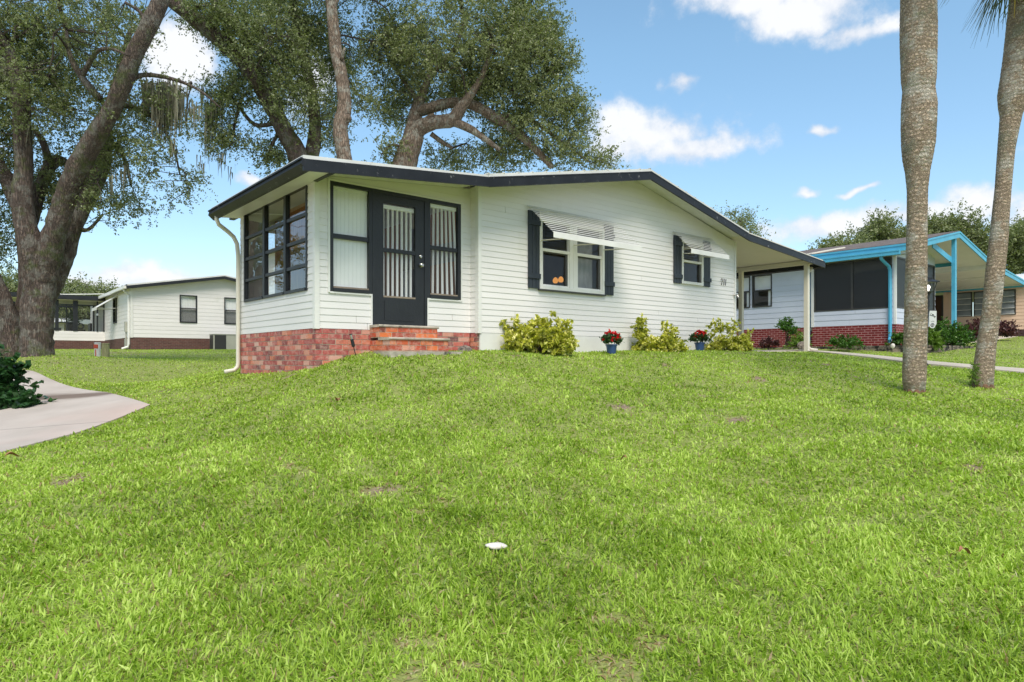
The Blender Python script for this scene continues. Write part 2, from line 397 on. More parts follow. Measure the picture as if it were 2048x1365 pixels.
def lap(mb, fr, outline, e, holes=(), lip=.008, z0=None, seams=True):
    """lap siding: tilted boards, cut round the openings and under the roof line"""
    smin, smax = min(q[0] for q in outline), max(q[0] for q in outline)
    zmin, zmax = min(q[1] for q in outline), max(q[1] for q in outline)
    if z0 is None: z0 = zmin
    k = 0
    while z0 + k * e < zmax:
        za, zb = z0 + k * e, z0 + (k + 1) * e; k += 1
        rc = random.random()
        cs = sorted({smin, smax, *[x for h in holes if h[2] < zb and h[3] > za for x in h[:2]]})
        if seams and random.random() < .5:
            q_ = random.uniform(smin + .3, smax - .3) if smax - smin > 1.5 else smin - 9; rowh = list(holes) + [(q_ - .002, q_ + .002, za, zb + e)]
        else: rowh = holes
        cs = sorted({smin, smax, *[x for h in rowh if h[2] < zb and h[3] > za for x in h[:2] if smin < x < smax]})
        cz = sorted({za, zb, *[x for h in holes for x in h[2:4] if za < x < zb]})
        for i in range(len(cs) - 1):
            for j in range(len(cz) - 1):
                ms, mz = (cs[i] + cs[i + 1]) / 2, (cz[j] + cz[j + 1]) / 2
                if any(h[0] < ms < h[1] and h[2] < mz < h[3] for h in rowh): continue
                pl = clip([(cs[i], cz[j]), (cs[i + 1], cz[j]), (cs[i + 1], cz[j + 1]), (cs[i], cz[j + 1])], outline)
                if len(pl) < 3: continue
                mb.poly([fr.p(a, .002 + lip * (1 - (z - za) / e), z) for a, z in pl], rc)
                if j == 0:
                    bt = [q for q in pl if abs(q[1] - za) < 1e-6]
                    if len(bt) >= 2:
                        a0, a1 = min(q[0] for q in bt), max(q[0] for q in bt)
                        mb.poly([fr.p(a0, 0, za), fr.p(a1, 0, za), fr.p(a1, .002 + lip, za), fr.p(a0, .002 + lip, za)], rc)

def brick_wall(mb, mm, fr, s0, s1, z1, rows, bl=.203, bh=.069, g=.0105, depth=.012, half=False, thick=.09):
    """real bricks, in courses downwards from z1; mm gets the mortar bed behind them"""
    for r_ in range(rows):
        zt = z1 - r_ * (bh + g); s = s0 - (0 if (r_ + half) % 2 else (bl + g) / 2)
        while s < s1 - .01:
            a, b = max(s, s0), min(s + bl, s1)
            if b - a > .02:
                j = random.uniform(-.002, .002)
                mb.box(fr, a, b, -.03, depth * .5 + j, zt - bh, zt, random.random())
            s += bl + g
    mm.box(fr, s0, s1, -thick, depth * .5 - .005, z1 - rows * (bh + g), z1 - .002)

def PX(px, py, Y): return Vector(((px - CX) / FPX * Y, Y, (CY - py) / FPX * Y))
U = Vector((math.sin(R(50)), math.cos(R(50)))); V = Vector((-math.cos(R(50)), math.sin(R(50))))
P0 = Vector((-.572, 11.45))
def HP(a, b, org=P0): q = org + U * a + V * b; return q
def frame_u(a0, b, org=P0): return Fr(HP(a0, b, org), U, -V)          # front faces (towards -V)
def frame_left(a, b0, org=P0): return Fr(HP(a, b0, org), V, -U)      # left faces (towards -U), s runs backwards

# ---------------------------------------------------------------- terrain
def noise2(x, y, s, seed):
    """cheap value noise"""
    r_ = np.random.default_rng(seed); g = r_.random((64, 64))
    X, Y_ = x * s, y * s; xi, yi = np.floor(X).astype(int), np.floor(Y_).astype(int); fx, fy = X - xi, Y_ - yi
    fx, fy = fx * fx * (3 - 2 * fx), fy * fy * (3 - 2 * fy)
    f = lambda i, j: g[i % 64, j % 64]
    return (f(xi, yi) * (1 - fx) + f(xi + 1, yi) * fx) * (1 - fy) + (f(xi, yi + 1) * (1 - fx) + f(xi + 1, yi + 1) * fx) * fy
def bare_at(x, y):
    b_ = .5 * noise2(x + 50, y + 50, 1.5, 3) + .3 * noise2(x + 50, y + 50, 4.5, 4) + .2 * noise2(x + 50, y + 50, 11, 14)
    left = np.clip((1.5 - x) / 5, 0, 1) * np.clip((8 - y) / 3, 0, 1)
    return np.clip((b_ - (.785 - .13 * left)) / .08, 0, 1), left
ctl = [  # (photo column, photo row, distance): points of the lawn and the ground
 (1024,1365,3.0),(0,1365,3.0),(2048,1365,3.0),(1024,1100,4.3),(1024,900,6.5),(1024,780,8.8),(1024,728,10.3),(1000,705,11.0),
 (1500,1000,5.8),(1500,800,9.3),(1500,735,12.2),(1500,705,14.6),(1300,720,12.4),(1300,705,13.3),(1300,790,9.2),
 (1828,784,10.0),(1965,775,10.8),(2048,900,6.2),(1830,729,15.0),(1700,712,16.8),(2048,746,13.8),(2048,740,15.0),(1830,1000,5.4),
 (1850,708,20.2),(1952,697,22.5),(1690,704,21.2),(2048,672,31.0),(2048,700,22.0),(1800,691,22.5),(1500,700,24.0),(1600,702,19.5),
 (482,749,12.3),(631,735,9.8),(710,710,10.15),(780,704,10.2),(850,704,10.6),(940,704,11.3),(760,735,9.3),(700,775,8.6),
 (300,766,15.0),(400,750,15.0),(200,722,20.0),(262,700,32.0),(440,700,34.0),(110,700,31.0),(70,712,17.0),(470,722,20.0),
 (300,812,10.0),(0,908,7.5),(70,747,14.0),(0,768,13.0),(0,725,17.0),
 (200,1000,5.4),(0,1110,4.5),(400,850,8.2),(520,800,9.4),(400,1100,4.3),(700,900,6.4),(620,1000,5.2),
 (-400,820,12.0),(-400,730,20.0),(-300,700,33.0),(2500,760,14.0),(2600,700,24.0),(2500,1000,6.0),(-500,1000,6.5)]
pts = np.array([tuple(PX(*c)) for c in ctl])
ext = np.array([(-14, 1, -1.6), (14, 1, -1.5), (0, -3, -1.7), (-14, -8, -1.8), (14, -8, -1.8), (0, 24, .25), (4, 20, .2), (-4, 16, .12), (-7, 24, .3),
                (8, 30, .4), (0, 42, .5), (-20, 42, .5), (26, 42, .9), (-34, 20, .1), (34, 20, .6), (1.5, 14.5, .17), (4.5, 17, .19),(9.5,20.5,.22)])
pts = np.vstack([pts, ext])
def _phi(r2): return np.where(r2 > 1e-12, .5 * r2 * np.log(np.maximum(r2, 1e-12)), 0)
def _tps(xy, z, lam):
    n = len(xy); K = _phi(((xy[:, None] - xy[None]) ** 2).sum(-1)) + lam * np.eye(n)
    Pm = np.hstack([np.ones((n, 1)), xy]); A = np.zeros((n + 3, n + 3)); A[:n, :n] = K; A[:n, n:] = Pm; A[n:, :n] = Pm.T
    return np.linalg.solve(A, np.concatenate([z, np.zeros(3)]))
TW = _tps(pts[:, :2], pts[:, 2], .12)
def hgt(x, y):
    x = np.atleast_1d(np.asarray(x, float)); y = np.atleast_1d(np.asarray(y, float)); out = np.empty(len(x))
    for i in range(0, len(x), 40000):
        a, b = x[i:i + 40000], y[i:i + 40000]
        ac, bc = np.clip(a, -34, 34), np.clip(b, -8, 42)
        r2 = (ac[:, None] - pts[None, :, 0]) ** 2 + (bc[:, None] - pts[None, :, 1]) ** 2
        h = _phi(r2) @ TW[:len(pts)] + TW[-3] + TW[-2] * ac + TW[-1] * bc
        d = np.hypot(np.maximum(np.abs(a) - 34, 0), np.maximum(np.abs(b - 17) - 25, 0))
        t = np.clip(d / 60, 0, 1); t = t * t * (3 - 2 * t)
        out[i:i + 40000] = h * (1 - t) + (-1.2) * t
    return out
def H(x, y): return float(hgt(x, y)[0])

def gnd_material():
    m, T = new_mat('lawn_soil')
    tc = T.add('ShaderNodeTexCoord'); o = tc.outputs['Object']
    n = T.noise(22, o, 6, .7); n2 = T.noise(.55, o, 5, .6)
    green = T.mix(T.ramp(n.outputs[0], [(.35, 0), (.65, 1)]), (.17, .20, .045), (.30, .34, .10))
    dry = T.mix(T.ramp(n.outputs[0], [(.4, 0), (.6, 1)]), (.16, .11, .075), (.32, .25, .17))
    ba = T.add('ShaderNodeAttribute', attribute_name='bare')
    col = T.mix(T.ramp(T.math('ADD', ba.outputs['Fac'], T.math('MULTIPLY', T.math('SUBTRACT', n.outputs[0], .5), .5)), [(.15, 0), (.45, 1)]), green, dry)
    b = T.add('ShaderNodeBsdfPrincipled', ins={'Base Color': col, 'Roughness': .95})
    bp = T.add('ShaderNodeBump', ins={'Strength': .8, 'Distance': .04, 'Height': T.noise(45, o, 5).outputs[0]}); T.put(b.inputs['Normal'], bp)
    T.add('ShaderNodeOutputMaterial', ins={0: b}); return m
xs = np.concatenate([[-600, -300, -150, -90, -60, -45], np.arange(-36, -14, 1.0), np.arange(-14, 16, .22), np.arange(16, 37, 1.0), [45, 60, 90, 150, 300, 600]])
ys = np.concatenate([[-600, -250, -100, -50, -25], np.arange(-12, 1, 1.0), np.arange(1, 24, .22), np.arange(24, 46, 1.0), [52, 65, 90, 130, 200, 350, 700]])
gx, gy = np.meshgrid(xs, ys); gz = hgt(gx.ravel(), gy.ravel())
gv = np.stack([gx.ravel(), gy.ravel(), gz], 1); W_ = len(xs)
ii, jj = np.meshgrid(np.arange(len(ys) - 1), np.arange(W_ - 1), indexing='ij'); a_ = (ii * W_ + jj).ravel()
gf = np.stack([a_, a_ + 1, a_ + W_ + 1, a_ + W_], 1)
def np_mesh(name, verts, faces, mat, rnd=None, smooth=True):
    me = bpy.data.meshes.new(name); nv, nf, k = len(verts), len(faces), faces.shape[1]
    me.vertices.add(nv); me.vertices.foreach_set('co', np.ascontiguousarray(verts, np.float32).ravel())
    me.loops.add(nf * k); me.loops.foreach_set('vertex_index', np.ascontiguousarray(faces, np.int32).ravel())
    me.polygons.add(nf); me.polygons.foreach_set('loop_start', np.arange(0, nf * k, k, dtype=np.int32))
    me.polygons.foreach_set('loop_total', np.full(nf, k, np.int32))
    me.update(calc_edges=True)
    if rnd is not None:
        a = me.attributes.new('rnd', 'FLOAT', 'FACE'); a.data.foreach_set('value', np.ascontiguousarray(rnd, np.float32))
    me.polygons.foreach_set('use_smooth', np.full(nf, smooth))
    me.materials.append(mat); me.validate()
    return me
gme = np_mesh('ground', gv, gf, gnd_material()); at_ = gme.attributes.new('bare', 'FLOAT', 'POINT'); at_.data.foreach_set('value', bare_at(gx.ravel(), gy.ravel())[0].astype(np.float32))
o = bpy.data.objects.new('ground', gme); COL.objects.link(o); o['kind'] = 'structure'

def sheet(name, poly, mat, up=.02, step=.3, thick=.12):
    """a paved sheet that follows the ground: polygon triangulated on a fine grid"""
    import bmesh
    bm = bmesh.new(); vs = [bm.verts.new((x, y, 0)) for x, y in poly]; bm.faces.new(vs)
    xs_, ys_ = [q[0] for q in poly], [q[1] for q in poly]
    for k in np.arange(min(xs_) + step, max(xs_), step):
        bmesh.ops.bisect_plane(bm, geom=bm.verts[:] + bm.edges[:] + bm.faces[:], plane_co=(k, 0, 0), plane_no=(1, 0, 0))
    for k in np.arange(min(ys_) + step, max(ys_), step):
        bmesh.ops.bisect_plane(bm, geom=bm.verts[:] + bm.edges[:] + bm.faces[:], plane_co=(0, k, 0), plane_no=(0, 1, 0))
    z = hgt([v.co.x for v in bm.verts], [v.co.y for v in bm.verts])
    for v, h in zip(bm.verts, z): v.co.z = h + up
    ret = bmesh.ops.extrude_face_region(bm, geom=bm.faces[:])
    for g in ret['geom']:
        if isinstance(g, bmesh.types.BMVert): g.co.z -= thick
    me = bpy.data.meshes.new(name); bm.to_mesh(me); bm.free(); me.materials.append(mat)
    o = bpy.data.objects.new(name, me); COL.objects.link(o); o['kind'] = 'structure'
    return o
def G2(px, py, Y): q = PX(px, py, Y); return (q.x, q.y)
drive_poly = [G2(0, 908, 7.5), G2(150, 868, 8.4), G2(300, 812, 10.0), G2(215, 775, 11.9), G2(140, 758, 13.0), G2(64, 746, 14.2), (-14, 15.6), (-24, 14.6), (-24, 5.5), (-9, 6.2)]
walk_poly = [(8.3, 16.9), (9.1, 15.1), (10.45, 13.45), (16, 9.7), (17.0, 11.0), (11.6, 14.8), (10.2, 16.0), (9.4, 17.8), (8.6, 19.6), (7.6, 20.4)]
def inside(poly, x, y):
    c = np.zeros(len(x), bool); n = len(poly)
    for k in range(n):
        x0, y0 = poly[k]; x1, y1 = poly[(k + 1) % n]
        if y0 == y1: continue
        cr = ((y0 > y) != (y1 > y)) & (x < (x1 - x0) * (y - y0) / (y1 - y0) + x0); c ^= cr
    return c

def drive_mat():
    m, T = new_mat('driveway_concrete')
    tc = T.add('ShaderNodeTexCoord'); o = tc.outputs['Object']
    n = T.noise(1.1, o, 5); n2 = T.noise(.35, o, 3); n3 = T.noise(7, T.vec('MULTIPLY', o, (.25, 1, 1)), 5)
    col = T.mix(T.ramp(n.outputs[0], [(.35, 0), (.65, 1)]), (.47, .42, .375), (.39, .345, .305))
    col = T.mix(T.ramp(n2.outputs[0], [(.50, 0), (.68, .45)]), col, (.50, .36, .31))
    # a dark streak that crosses the slab
    sx = T.add('ShaderNodeSeparateXYZ', ins={0: o})
    t = T.math('SUBTRACT', sx.outputs[1], 11.7)
    t = T.math('ADD', T.math('ABSOLUTE', T.math('ADD', t, T.math('MULTIPLY', T.math('SUBTRACT', n3.outputs[0], .5), .5))), T.ramp(T.math('ADD', T.math('MULTIPLY', sx.outputs[0], .2), 1.9), [(.45, 0), (.75, .6)]))
    col = T.mix(T.ramp(t, [(.16, .95), (.42, 0)]), col, (.15, .11, .085))
    jo = T.math('ABSOLUTE', T.math('SUBTRACT', sx.outputs[1], 9.05))
    col = T.mix(T.ramp(jo, [(.008, .7), (.016, 0)]), col, (.12, .10, .09))
    sp = T.noise(55, o, 3, .8); col = T.mix(T.ramp(sp.outputs[0], [(.66, 0), (.74, .5)]), col, (.2, .17, .15))
    b = T.add('ShaderNodeBsdfPrincipled', ins={'Base Color': col, 'Roughness': .85})
    bp = T.add('ShaderNodeBump', ins={'Strength': .25, 'Distance': .01, 'Height': T.noise(120, o, 4).outputs[0]}); T.put(b.inputs['Normal'], bp)
    T.add('ShaderNodeOutputMaterial', ins={0: b}); return m
sheet('driveway', drive_poly, drive_mat(), .02)
sheet('path', walk_poly, M['walk'], .035)

# ---------------------------------------------------------------- grass blades (one mesh)
SLAB1 = [HP(8.0, -.3), HP(11.6, -.3), HP(11.6, 12), HP(8.0, 12)]
N0 = Vector((12.59, 22.0))
SLAB2 = [HP(4.4, -.4, N0), HP(12.7, -.4, N0), HP(12.7, 12, N0), HP(4.4, 12, N0)]
sheet('carport_pavement', [tuple(q) for q in SLAB1], M['walk'], .012, 1.0)
sheet('carport_pavement', [tuple(q) for q in SLAB2], M['walk'], .012, 1.0)
SUNR = [HP(-2.84, .2), HP(.02, .2), HP(.02, 0), HP(7.94, -.02), HP(7.94, 12.2), HP(0, 12.2), HP(0, 3.55), HP(-2.84, 3.55)]
def grass():
    zones = [(-.6, 2.2, 1600), (2.2, 3.6, 9000), (3.6, 5, 7000), (5, 7, 4600), (7, 10, 2500), (10, 14, 1500), (14, 22, 560), (22, 36, 220)]
    X, Y_ = [], []
    for y0, y1, dn in zones:
        hw = .79 * y1 + 3.2; n = int(dn * (y1 - y0) * 2 * hw)
        x = rng.uniform(-hw, hw, n); y = rng.uniform(y0, y1, n); k = np.abs(x) < .79 * max(y1, 2) + (3.2 if y1 < 8 else 1.2)
        X.append(x[k]); Y_.append(y[k])
    x, y = np.concatenate(X), np.concatenate(Y_)
    # clumps
    x += rng.normal(0, .02, len(x)); y += rng.normal(0, .02, len(y))
    dens = .55 * noise2(x + 50, y + 50, 5.5, 1) + .45 * noise2(x + 50, y + 50, 15, 2)
    bare2, left = bare_at(x, y)
    keep = rng.random(len(x)) < np.clip(.35 + dens * 1.1, 0, 1) * (1 - .45 * bare2)
    for po in (drive_poly, walk_poly, SUNR, SLAB1, SLAB2): keep &= ~inside(po, x, y)
    keep &= ~((y > 10.6) & (x > -3) & (x < 5.3) & ((x + .572) * .643 * -1 + (y - 11.45) * .766 > -.0))
    x, y, dens, bare2 = x[keep], y[keep], dens[keep], bare2[keep]
    n = len(x); z = hgt(x, y)
    dist = np.hypot(x, y)
    sc = np.clip(dist / 4.2, .9, 3.2) ** .62
    L = rng.uniform(.026, .082, n) * (.75 + .55 * dens) * np.where(bare2 > .4, .8, 1) * np.clip(1.12 - dist * .045, .62, 1)
    wd = rng.choice([.0022, .0038, .0056, .0072], n, p=[.3, .35, .25, .1]) * rng.uniform(.8, 1.2, n) * sc
    th = rng.uniform(0, 2 * np.pi, n); lean = rng.uniform(.25, 1.65, n)
    lean = np.where(bare2 > .35, np.clip(lean + .7, 0, 1.75), lean)
    # local lay of the grass
    la = noise2(x + 50, y + 50, 2.2, 8) * 12.56
    dx, dy = np.cos(th) + .55 * np.cos(la), np.sin(th) + .55 * np.sin(la); dn_ = np.hypot(dx, dy) + 1e-6; dx, dy = dx / dn_, dy / dn_
    fa = rng.uniform(-.9, .9, n); wx, wy = -dy * np.cos(fa) + dx * np.sin(fa), dx * np.cos(fa) + dy * np.sin(fa)
    wz = rng.uniform(-.3, .3, n)
    def ring(t, k, wk):
        hx = L * t * np.sin(lean * k); hz = L * t * np.cos(lean * k)
        c = np.stack([x + dx * hx, y + dy * hx, z - .006 + hz], 1)
        s_ = np.stack([wx, wy, wz], 1) * (wd * wk)[:, None]
        return c - s_, c + s_
    a0, a1 = ring(0, .5, .7); b0, b1 = ring(.5, .65, 1.0); c0, c1 = ring(1.0, 1.0, .18)
    vv = np.stack([a0, a1, b0, b1, c0, c1], 1).reshape(-1, 3)
    base = np.arange(n) * 6
    f = np.concatenate([np.stack([base, base + 1, base + 3, base + 2], 1), np.stack([base + 2, base + 3, base + 5, base + 4], 1)])
    rn = rng.random(n) * .62
    tone = noise2(x + 50, y + 50, .8, 5) * .5 + noise2(x + 50, y + 50, 2.7, 6) * .5
    rn = np.clip(rn + (tone - .5) * .5 + .08, 0, .74)
    dry = rng.random(n) < (.035 + .72 * bare2 + .05 * left[keep])
    rn = np.where(dry, rng.uniform(.80, 1, n), rn)
    m, T = new_mat('lawn_blades')
    at = T.add('ShaderNodeAttribute', attribute_name='rnd')
    col = T.ramp(at.outputs['Fac'], [(0, (.12, .20, .025)), (.25, (.27, .40, .042)), (.50, (.38, .54, .070)), (.76, (.58, .71, .18)), (.80, (.42, .34, .16)), (.92, (.30, .20, .10)), (1, (.54, .48, .30))])
    b = T.add('ShaderNodeBsdfPrincipled', ins={'Base Color': col, 'Roughness': .42})
    b.inputs['Specular IOR Level'].default_value = .35
    tl = T.add('ShaderNodeBsdfTranslucent', ins={0: T.mix(1.0, col, (1.25, 1.3, .5), 'MULTIPLY')})
    mx = T.add('ShaderNodeMixShader', ins={0: .38, 1: b, 2: tl}); T.add('ShaderNodeOutputMaterial', ins={0: mx})
    o = bpy.data.objects.new('grass', np_mesh('grass', vv, f, m, np.concatenate([rn, rn]), False)); COL.objects.link(o)
    o['kind'] = 'stuff'; o['label'] = 'short bright green lawn grass with dry patches on the slope'; o['category'] = 'grass'
    print('grass blades', n)
grass()

# ---------------------------------------------------------------- building parts
def flip_rect(mb, fr, s0, s1, z0, z1, o):
    """a pane whose normal points outwards"""
    q = [fr.p(s0, o, z0), fr.p(s1, o, z0), fr.p(s1, o, z1), fr.p(s0, o, z1)]
    nrm = (Vector(q[1]) - Vector(q[0])).cross(Vector(q[3]) - Vector(q[0]))
    if nrm.dot(Vector((fr.n.x, fr.n.y, 0))) < 0: q.reverse()
    mb.poly(q)
def window(root, fr, s0, s1, z0, z1, fw=.05, rails=(), mulls=(), fmat='trim', gmat='glass', proud=.035, pane_o=-.02, sashes=None, name='window', bar=.04, backing=None, blind=None, label=None):
    """frame ring + rails + panes; the glass sits back inside the opening"""
    f = MB()
    f.box(fr, s0, s0 + fw, -.05, proud, z0, z1); f.box(fr, s1 - fw, s1, -.05, proud, z0, z1)
    f.box(fr, s0 + fw, s1 - fw, -.05, proud - .002, z1 - fw, z1); f.box(fr, s0 + fw, s1 - fw, -.05, proud + .012, z0, z0 + fw)
    for r_ in rails: f.box(fr, s0 + fw, s1 - fw, -.045, proud - .012, r_ - bar / 2, r_ + bar / 2)
    for m_ in mulls: f.box(fr, m_ - bar / 2, m_ + bar / 2, -.046, proud - .006, z0 + fw, z1 - fw)
    fo = f.build(name, M[fmat], root)
    if label: fo['label'] = label
    g = MB(); flip_rect(g, fr, s0 + fw, s1 - fw, z0 + fw, z1 - fw, pane_o); g.build('pane', M[gmat], fo)
    if backing:
        b = MB(); b.box(fr, s0 + fw, s1 - fw, -.10, -.085, z0 + fw, z1 - fw); b.build('pane_backing', M[backing], fo)
    return fo
def vblinds(root, fr, s0, s1, z0, z1, n, ang, o=-.065, w=.085, swing=0, mat='blind', head=True):
    mb = MB()
    for k in range(n):
        s = s0 + (k + .5) * (s1 - s0) / n; a = ang + random.uniform(-.05, .05)
        c_, s_ = math.cos(a) * w / 2, math.sin(a) * w / 2; d = swing * ((k / n) - .3) if swing else 0
        for q0, q1, bow in ((-1, 0, .006), (0, 1, .006)):
            A = (s + c_ * q0, o + s_ * q0 + (0 if q0 else bow)); B = (s + c_ * q1, o + s_ * q1 + (bow if not q1 else 0))
            mb.poly([fr.p(A[0] + d, A[1], z0), fr.p(B[0] + d, B[1], z0), fr.p(B[0], B[1], z1 - .03), fr.p(A[0], A[1], z1 - .03)])
    if head: mb.box(fr, s0, s1, o - .03, o + .03, z1 - .06, z1)
    return mb.build('vertical_blind', M[mat], root)
def slab(mb, org, prof, b0, b1, thick):
    """roof plate: profile (a, z of the top) run back from b0 to b1"""
    for k in range(len(prof) - 1):
        (a0, z0), (a1, z1) = prof[k], prof[k + 1]
        q = lambda a, b, z: (*HP(a, b, org), z)
        mb.hexa([q(a0, b0, z0 - thick), q(a1, b0, z1 - thick), q(a1, b1, z1 - thick), q(a0, b1, z0 - thick),
                 q(a0, b0, z0), q(a1, b0, z1), q(a1, b1, z1), q(a0, b1, z0)])
def rake(mb, org, prof, b, h, t=.03, dz=0, c=.5):
    """fascia board along the profile at depth b (front face at b - t)"""
    for k in range(len(prof) - 1):
        (a0, z0), (a1, z1) = prof[k], prof[k + 1]
        q = lambda a, bb, z: (*HP(a, bb, org), z)
        mb.hexa([q(a0, b - t, z0 + dz - h), q(a1, b - t, z1 + dz - h), q(a1, b, z1 + dz - h), q(a0, b, z0 + dz - h),
                 q(a0, b - t, z0 + dz), q(a1, b - t, z1 + dz), q(a1, b, z1 + dz), q(a0, b, z0 + dz)], c)
def eave(mb, org, a, b0, b1, z, h, t=.03):
    """fascia board along V at a; thickness towards -U"""
    fr = frame_left(a, 0, org); mb.box(fr, b0, b1, 0, t, z - h, z)
def downspout(mb, pts, r=.035): mb.tube(pts, r, 8)
def shutter(root, fr, s0, s1, z0, z1, bats):
    mb = MB(); n = 3; w = (s1 - s0) / n
    for k in range(n): mb.box(fr, s0 + k * w + .004, s0 + (k + 1) * w - .004, .016, .040, z0, z1)
    mb.box(fr, s0 + .004, s1 - .004, .012, .026, z0 + .004, z1 - .004)
    so = mb.build('shutter', M['shutter'], root)
    for zb in bats:
        m2 = MB(); m2.box(fr, s0 - .012, s1 + .012, .041, .062, zb - .045, zb + .045); m2.build('batten', M['shutter'], so)
def awning(root, fr, s0, s1, zt, zb, proj, n, arms):
    mb = MB()
    for k in range(n):
        t = (k + .5) / n; o_, z_ = .03 + (proj - .03) * t, zt + (zb - zt) * t
        a_, b_ = (o_ + .022, z_ - .013), (o_ - .018, z_ + .008)
        mb.hexa([fr.p(s0, a_[0], a_[1]), fr.p(s1, a_[0], a_[1]), fr.p(s1, b_[0], b_[1]), fr.p(s0, b_[0], b_[1]),
                 fr.p(s0, a_[0] + .002, a_[1] + .005), fr.p(s1, a_[0] + .002, a_[1] + .005), fr.p(s1, b_[0] + .002, b_[1] + .005), fr.p(s0, b_[0] + .002, b_[1] + .005)])
    ao = mb.build('awning', M['awning'], root)
    m2 = MB(); m2.box(fr, s0, s1, proj, proj + .012, zb - .085, zb + .012); m2.build('valance', M['trim'], ao)
    for s in ():
        m3 = MB(); m3.tube([fr.p(s, .0, zt - .02), fr.p(s, proj, zb - .01)], .012, 6); m3.build('rafter', M['cream'], ao)
    for s in arms[0]:
        m3 = MB(); m3.tube([fr.p(s, .03, zb + .0), fr.p(s, proj - .02, zb - .06)], .011, 6); m3.build('arm', M['cream'], ao)
    return ao

# ---------------------------------------------------------------- the white mobile home, house number 711
def main_house():
    g0 = HP(4, 0); root = thing('mobile_home', 'white vinyl sided mobile home with black trim, slatted awnings, glazed porch and number 711', 'house', (g0.x, g0.y, .15))
    FG = frame_u(0, 0); FS = frame_u(-2.816, .235); FL = frame_left(-2.816, .235); FR_ = frame_left(0, 0)
    E = .1016
    ztop = [(-.18, 2.98), (3.98, 3.82), (7.69, 3.0), (11.53, 2.70)]
    zs = [(-3.33, 2.67), (-.18, 2.96)]
    zr = lambda a: (2.98 + (a + .18) * .2019 if a < 3.98 else 3.82 - (a - 3.98) * .221) - .012
    zq = lambda a: 2.67 + (a + 3.33) * .0921 - .012
    # gable wall with window holes
    holes = [(1.384, 3.134, 1.306, 2.615), (5.712, 6.543, 1.72, 2.70)]
    w = MB(); lap(w, FG, [(0, .465), (7.94, .465), (7.94, 2.905), (3.98, zr(3.98)), (0, zr(0))], E, holes, z0=.465)
    w.build('gable_wall', M['siding'], root)
    w = MB(); FRR = Fr(HP(7.94, 0), V, U); lap(w, FRR, [(0, .465), (11, .465), (11, 2.9), (0, 2.9)], E)
    lap(w, FR_, [(3.53, .465), (11, .465), (11, zr(0)), (3.53, zr(0))], E)
    FB = Fr(HP(0, 11), U, V); lap(w, FB, [(0, .465), (7.94, .465), (7.94, 2.905), (3.98, zr(3.98)), (0, zr(0))], E)
    FI = frame_left(0, 0); lap(w, FI, [(0, .465), (.235, .465), (.235, 2.98), (0, 2.98)], E)
    lap(w, frame_left(0, 0), [(.235, .55), (3.53, .55), (3.53, zr(0)), (.235, zr(0))], E, [(1.3, 2.2, .6, 2.55)])
    w.build('side_wall', M['siding'], root)
    # skirting
    k = MB(); k.box(FG, .03, 7.94, -.05, .006, -.3, .462); k.box(FRR, 0, 11, -.05, .006, -.3, .462); k.box(FR_, 3.53, 11, -.05, .006, -.5, .462); k.build('skirting', M['trim'], root)
    # corner boards
    for fr, s in ((FG, 0), (FG, 7.94)):
        c = MB(); s_ = s if s == 0 else s - .05
        c.box(fr, s_ - (.02 if s == 0 else 0), s_ + .05 + (.02 if s else 0), -.07 if s == 0 else -.07, .022, .455, (2.995 if s == 0 else 2.90)); c.build('corner_board', M['trim'], root)
    c = MB(); c.box(FS, -.022, .055, -.055, .022, .455, 2.70); c.build('corner_board', M['trim'], root)
    # sunroom front wall
    t0 = 2.816
    holes = [(t0 - 2.60, t0 - .215, 1.02, 2.66), (t0 - 1.90, t0 - .895, .45, 2.66)]
    w = MB(); lap(w, FS, [(0, .465), (t0, .465), (t0, zq(0)), (0, zq(-2.816))], E, holes, z0=.465); w.build('porch_wall', M['siding'], root)
    w = MB(); lap(w, FL, [(0, .465), (3.30, .465), (3.30, 2.72), (0, 2.72)], E, [(.27, 3.07, 1.04, 2.72)], z0=.465)
    FBk = Fr(HP(-2.816, 3.535), U, V); lap(w, FBk, [(0, .465), (t0, .465), (t0, zq(0)), (0, zq(-2.816))], E, [(.5, 2.3, 1.1, 2.4)])
    w.build('porch_wall', M['siding'], root)
    # brick base of the porch
    b = MB(); mm = MB(); brick_wall(b, mm, FS, -.0, t0 - .02, .462, 8); brick_wall(b, mm, FL, .0, 3.30, .462, 12, half=True); brick_wall(b, mm, frame_left(.0, 0), .03, .235, .462, 6, half=True)
    bo = b.build('brick_base', M['brick'], root); mm.build('mortar', M['mortar'], bo)
    # trim strips round the porch glazing
    tr = MB(); x0, x1, xd0, xd1 = t0 - 2.60, t0 - .215, t0 - 1.90, t0 - .895
    tr.box(FS, x0 - .028, x0, 0, .026, 1.0, 2.69); tr.box(FS, x1, x1 + .028, 0, .026, 1.0, 2.69); tr.box(FS, x0, x1, 0, .0262, 2.662, 2.69)
    tr.box(FS, x0, xd0, 0, .026, .992, 1.018); tr.box(FS, xd1, x1, 0, .026, .992, 1.018)
    tr.box(FS, xd0 - .022, xd0, 0, .0263, .50, .992); tr.box(FS, xd1, xd1 + .022, 0, .0263, .50, .992)
    tr.build('trim_strip', M['trim'], root)
    # porch front glazing: left window, door, right window
    wn = window(root, FS, x0, xd0, 1.018, 2.662, .055, rails=(1.855,), fmat='black', bar=.065, proud=.02)
    s = MB(); s.box(FS, x0 + .055, xd0 - .055, -.02, .012, 1.074, 1.10); s.build('sill', M['sill'], wn)
    vblinds(wn, FS, x0 + .05, xd0 - .05, 1.09, 2.63, 9, .22, w=.10)
    wn = window(root, FS, xd1, x1, 1.018, 2.662, .06, rails=(1.865,), fmat='black', bar=.065, proud=.02)
    s = MB(); s.box(FS, xd1 + .06, x1 - .06, -.02, .012, 1.079, 1.105); s.build('sill', M['sill'], wn)
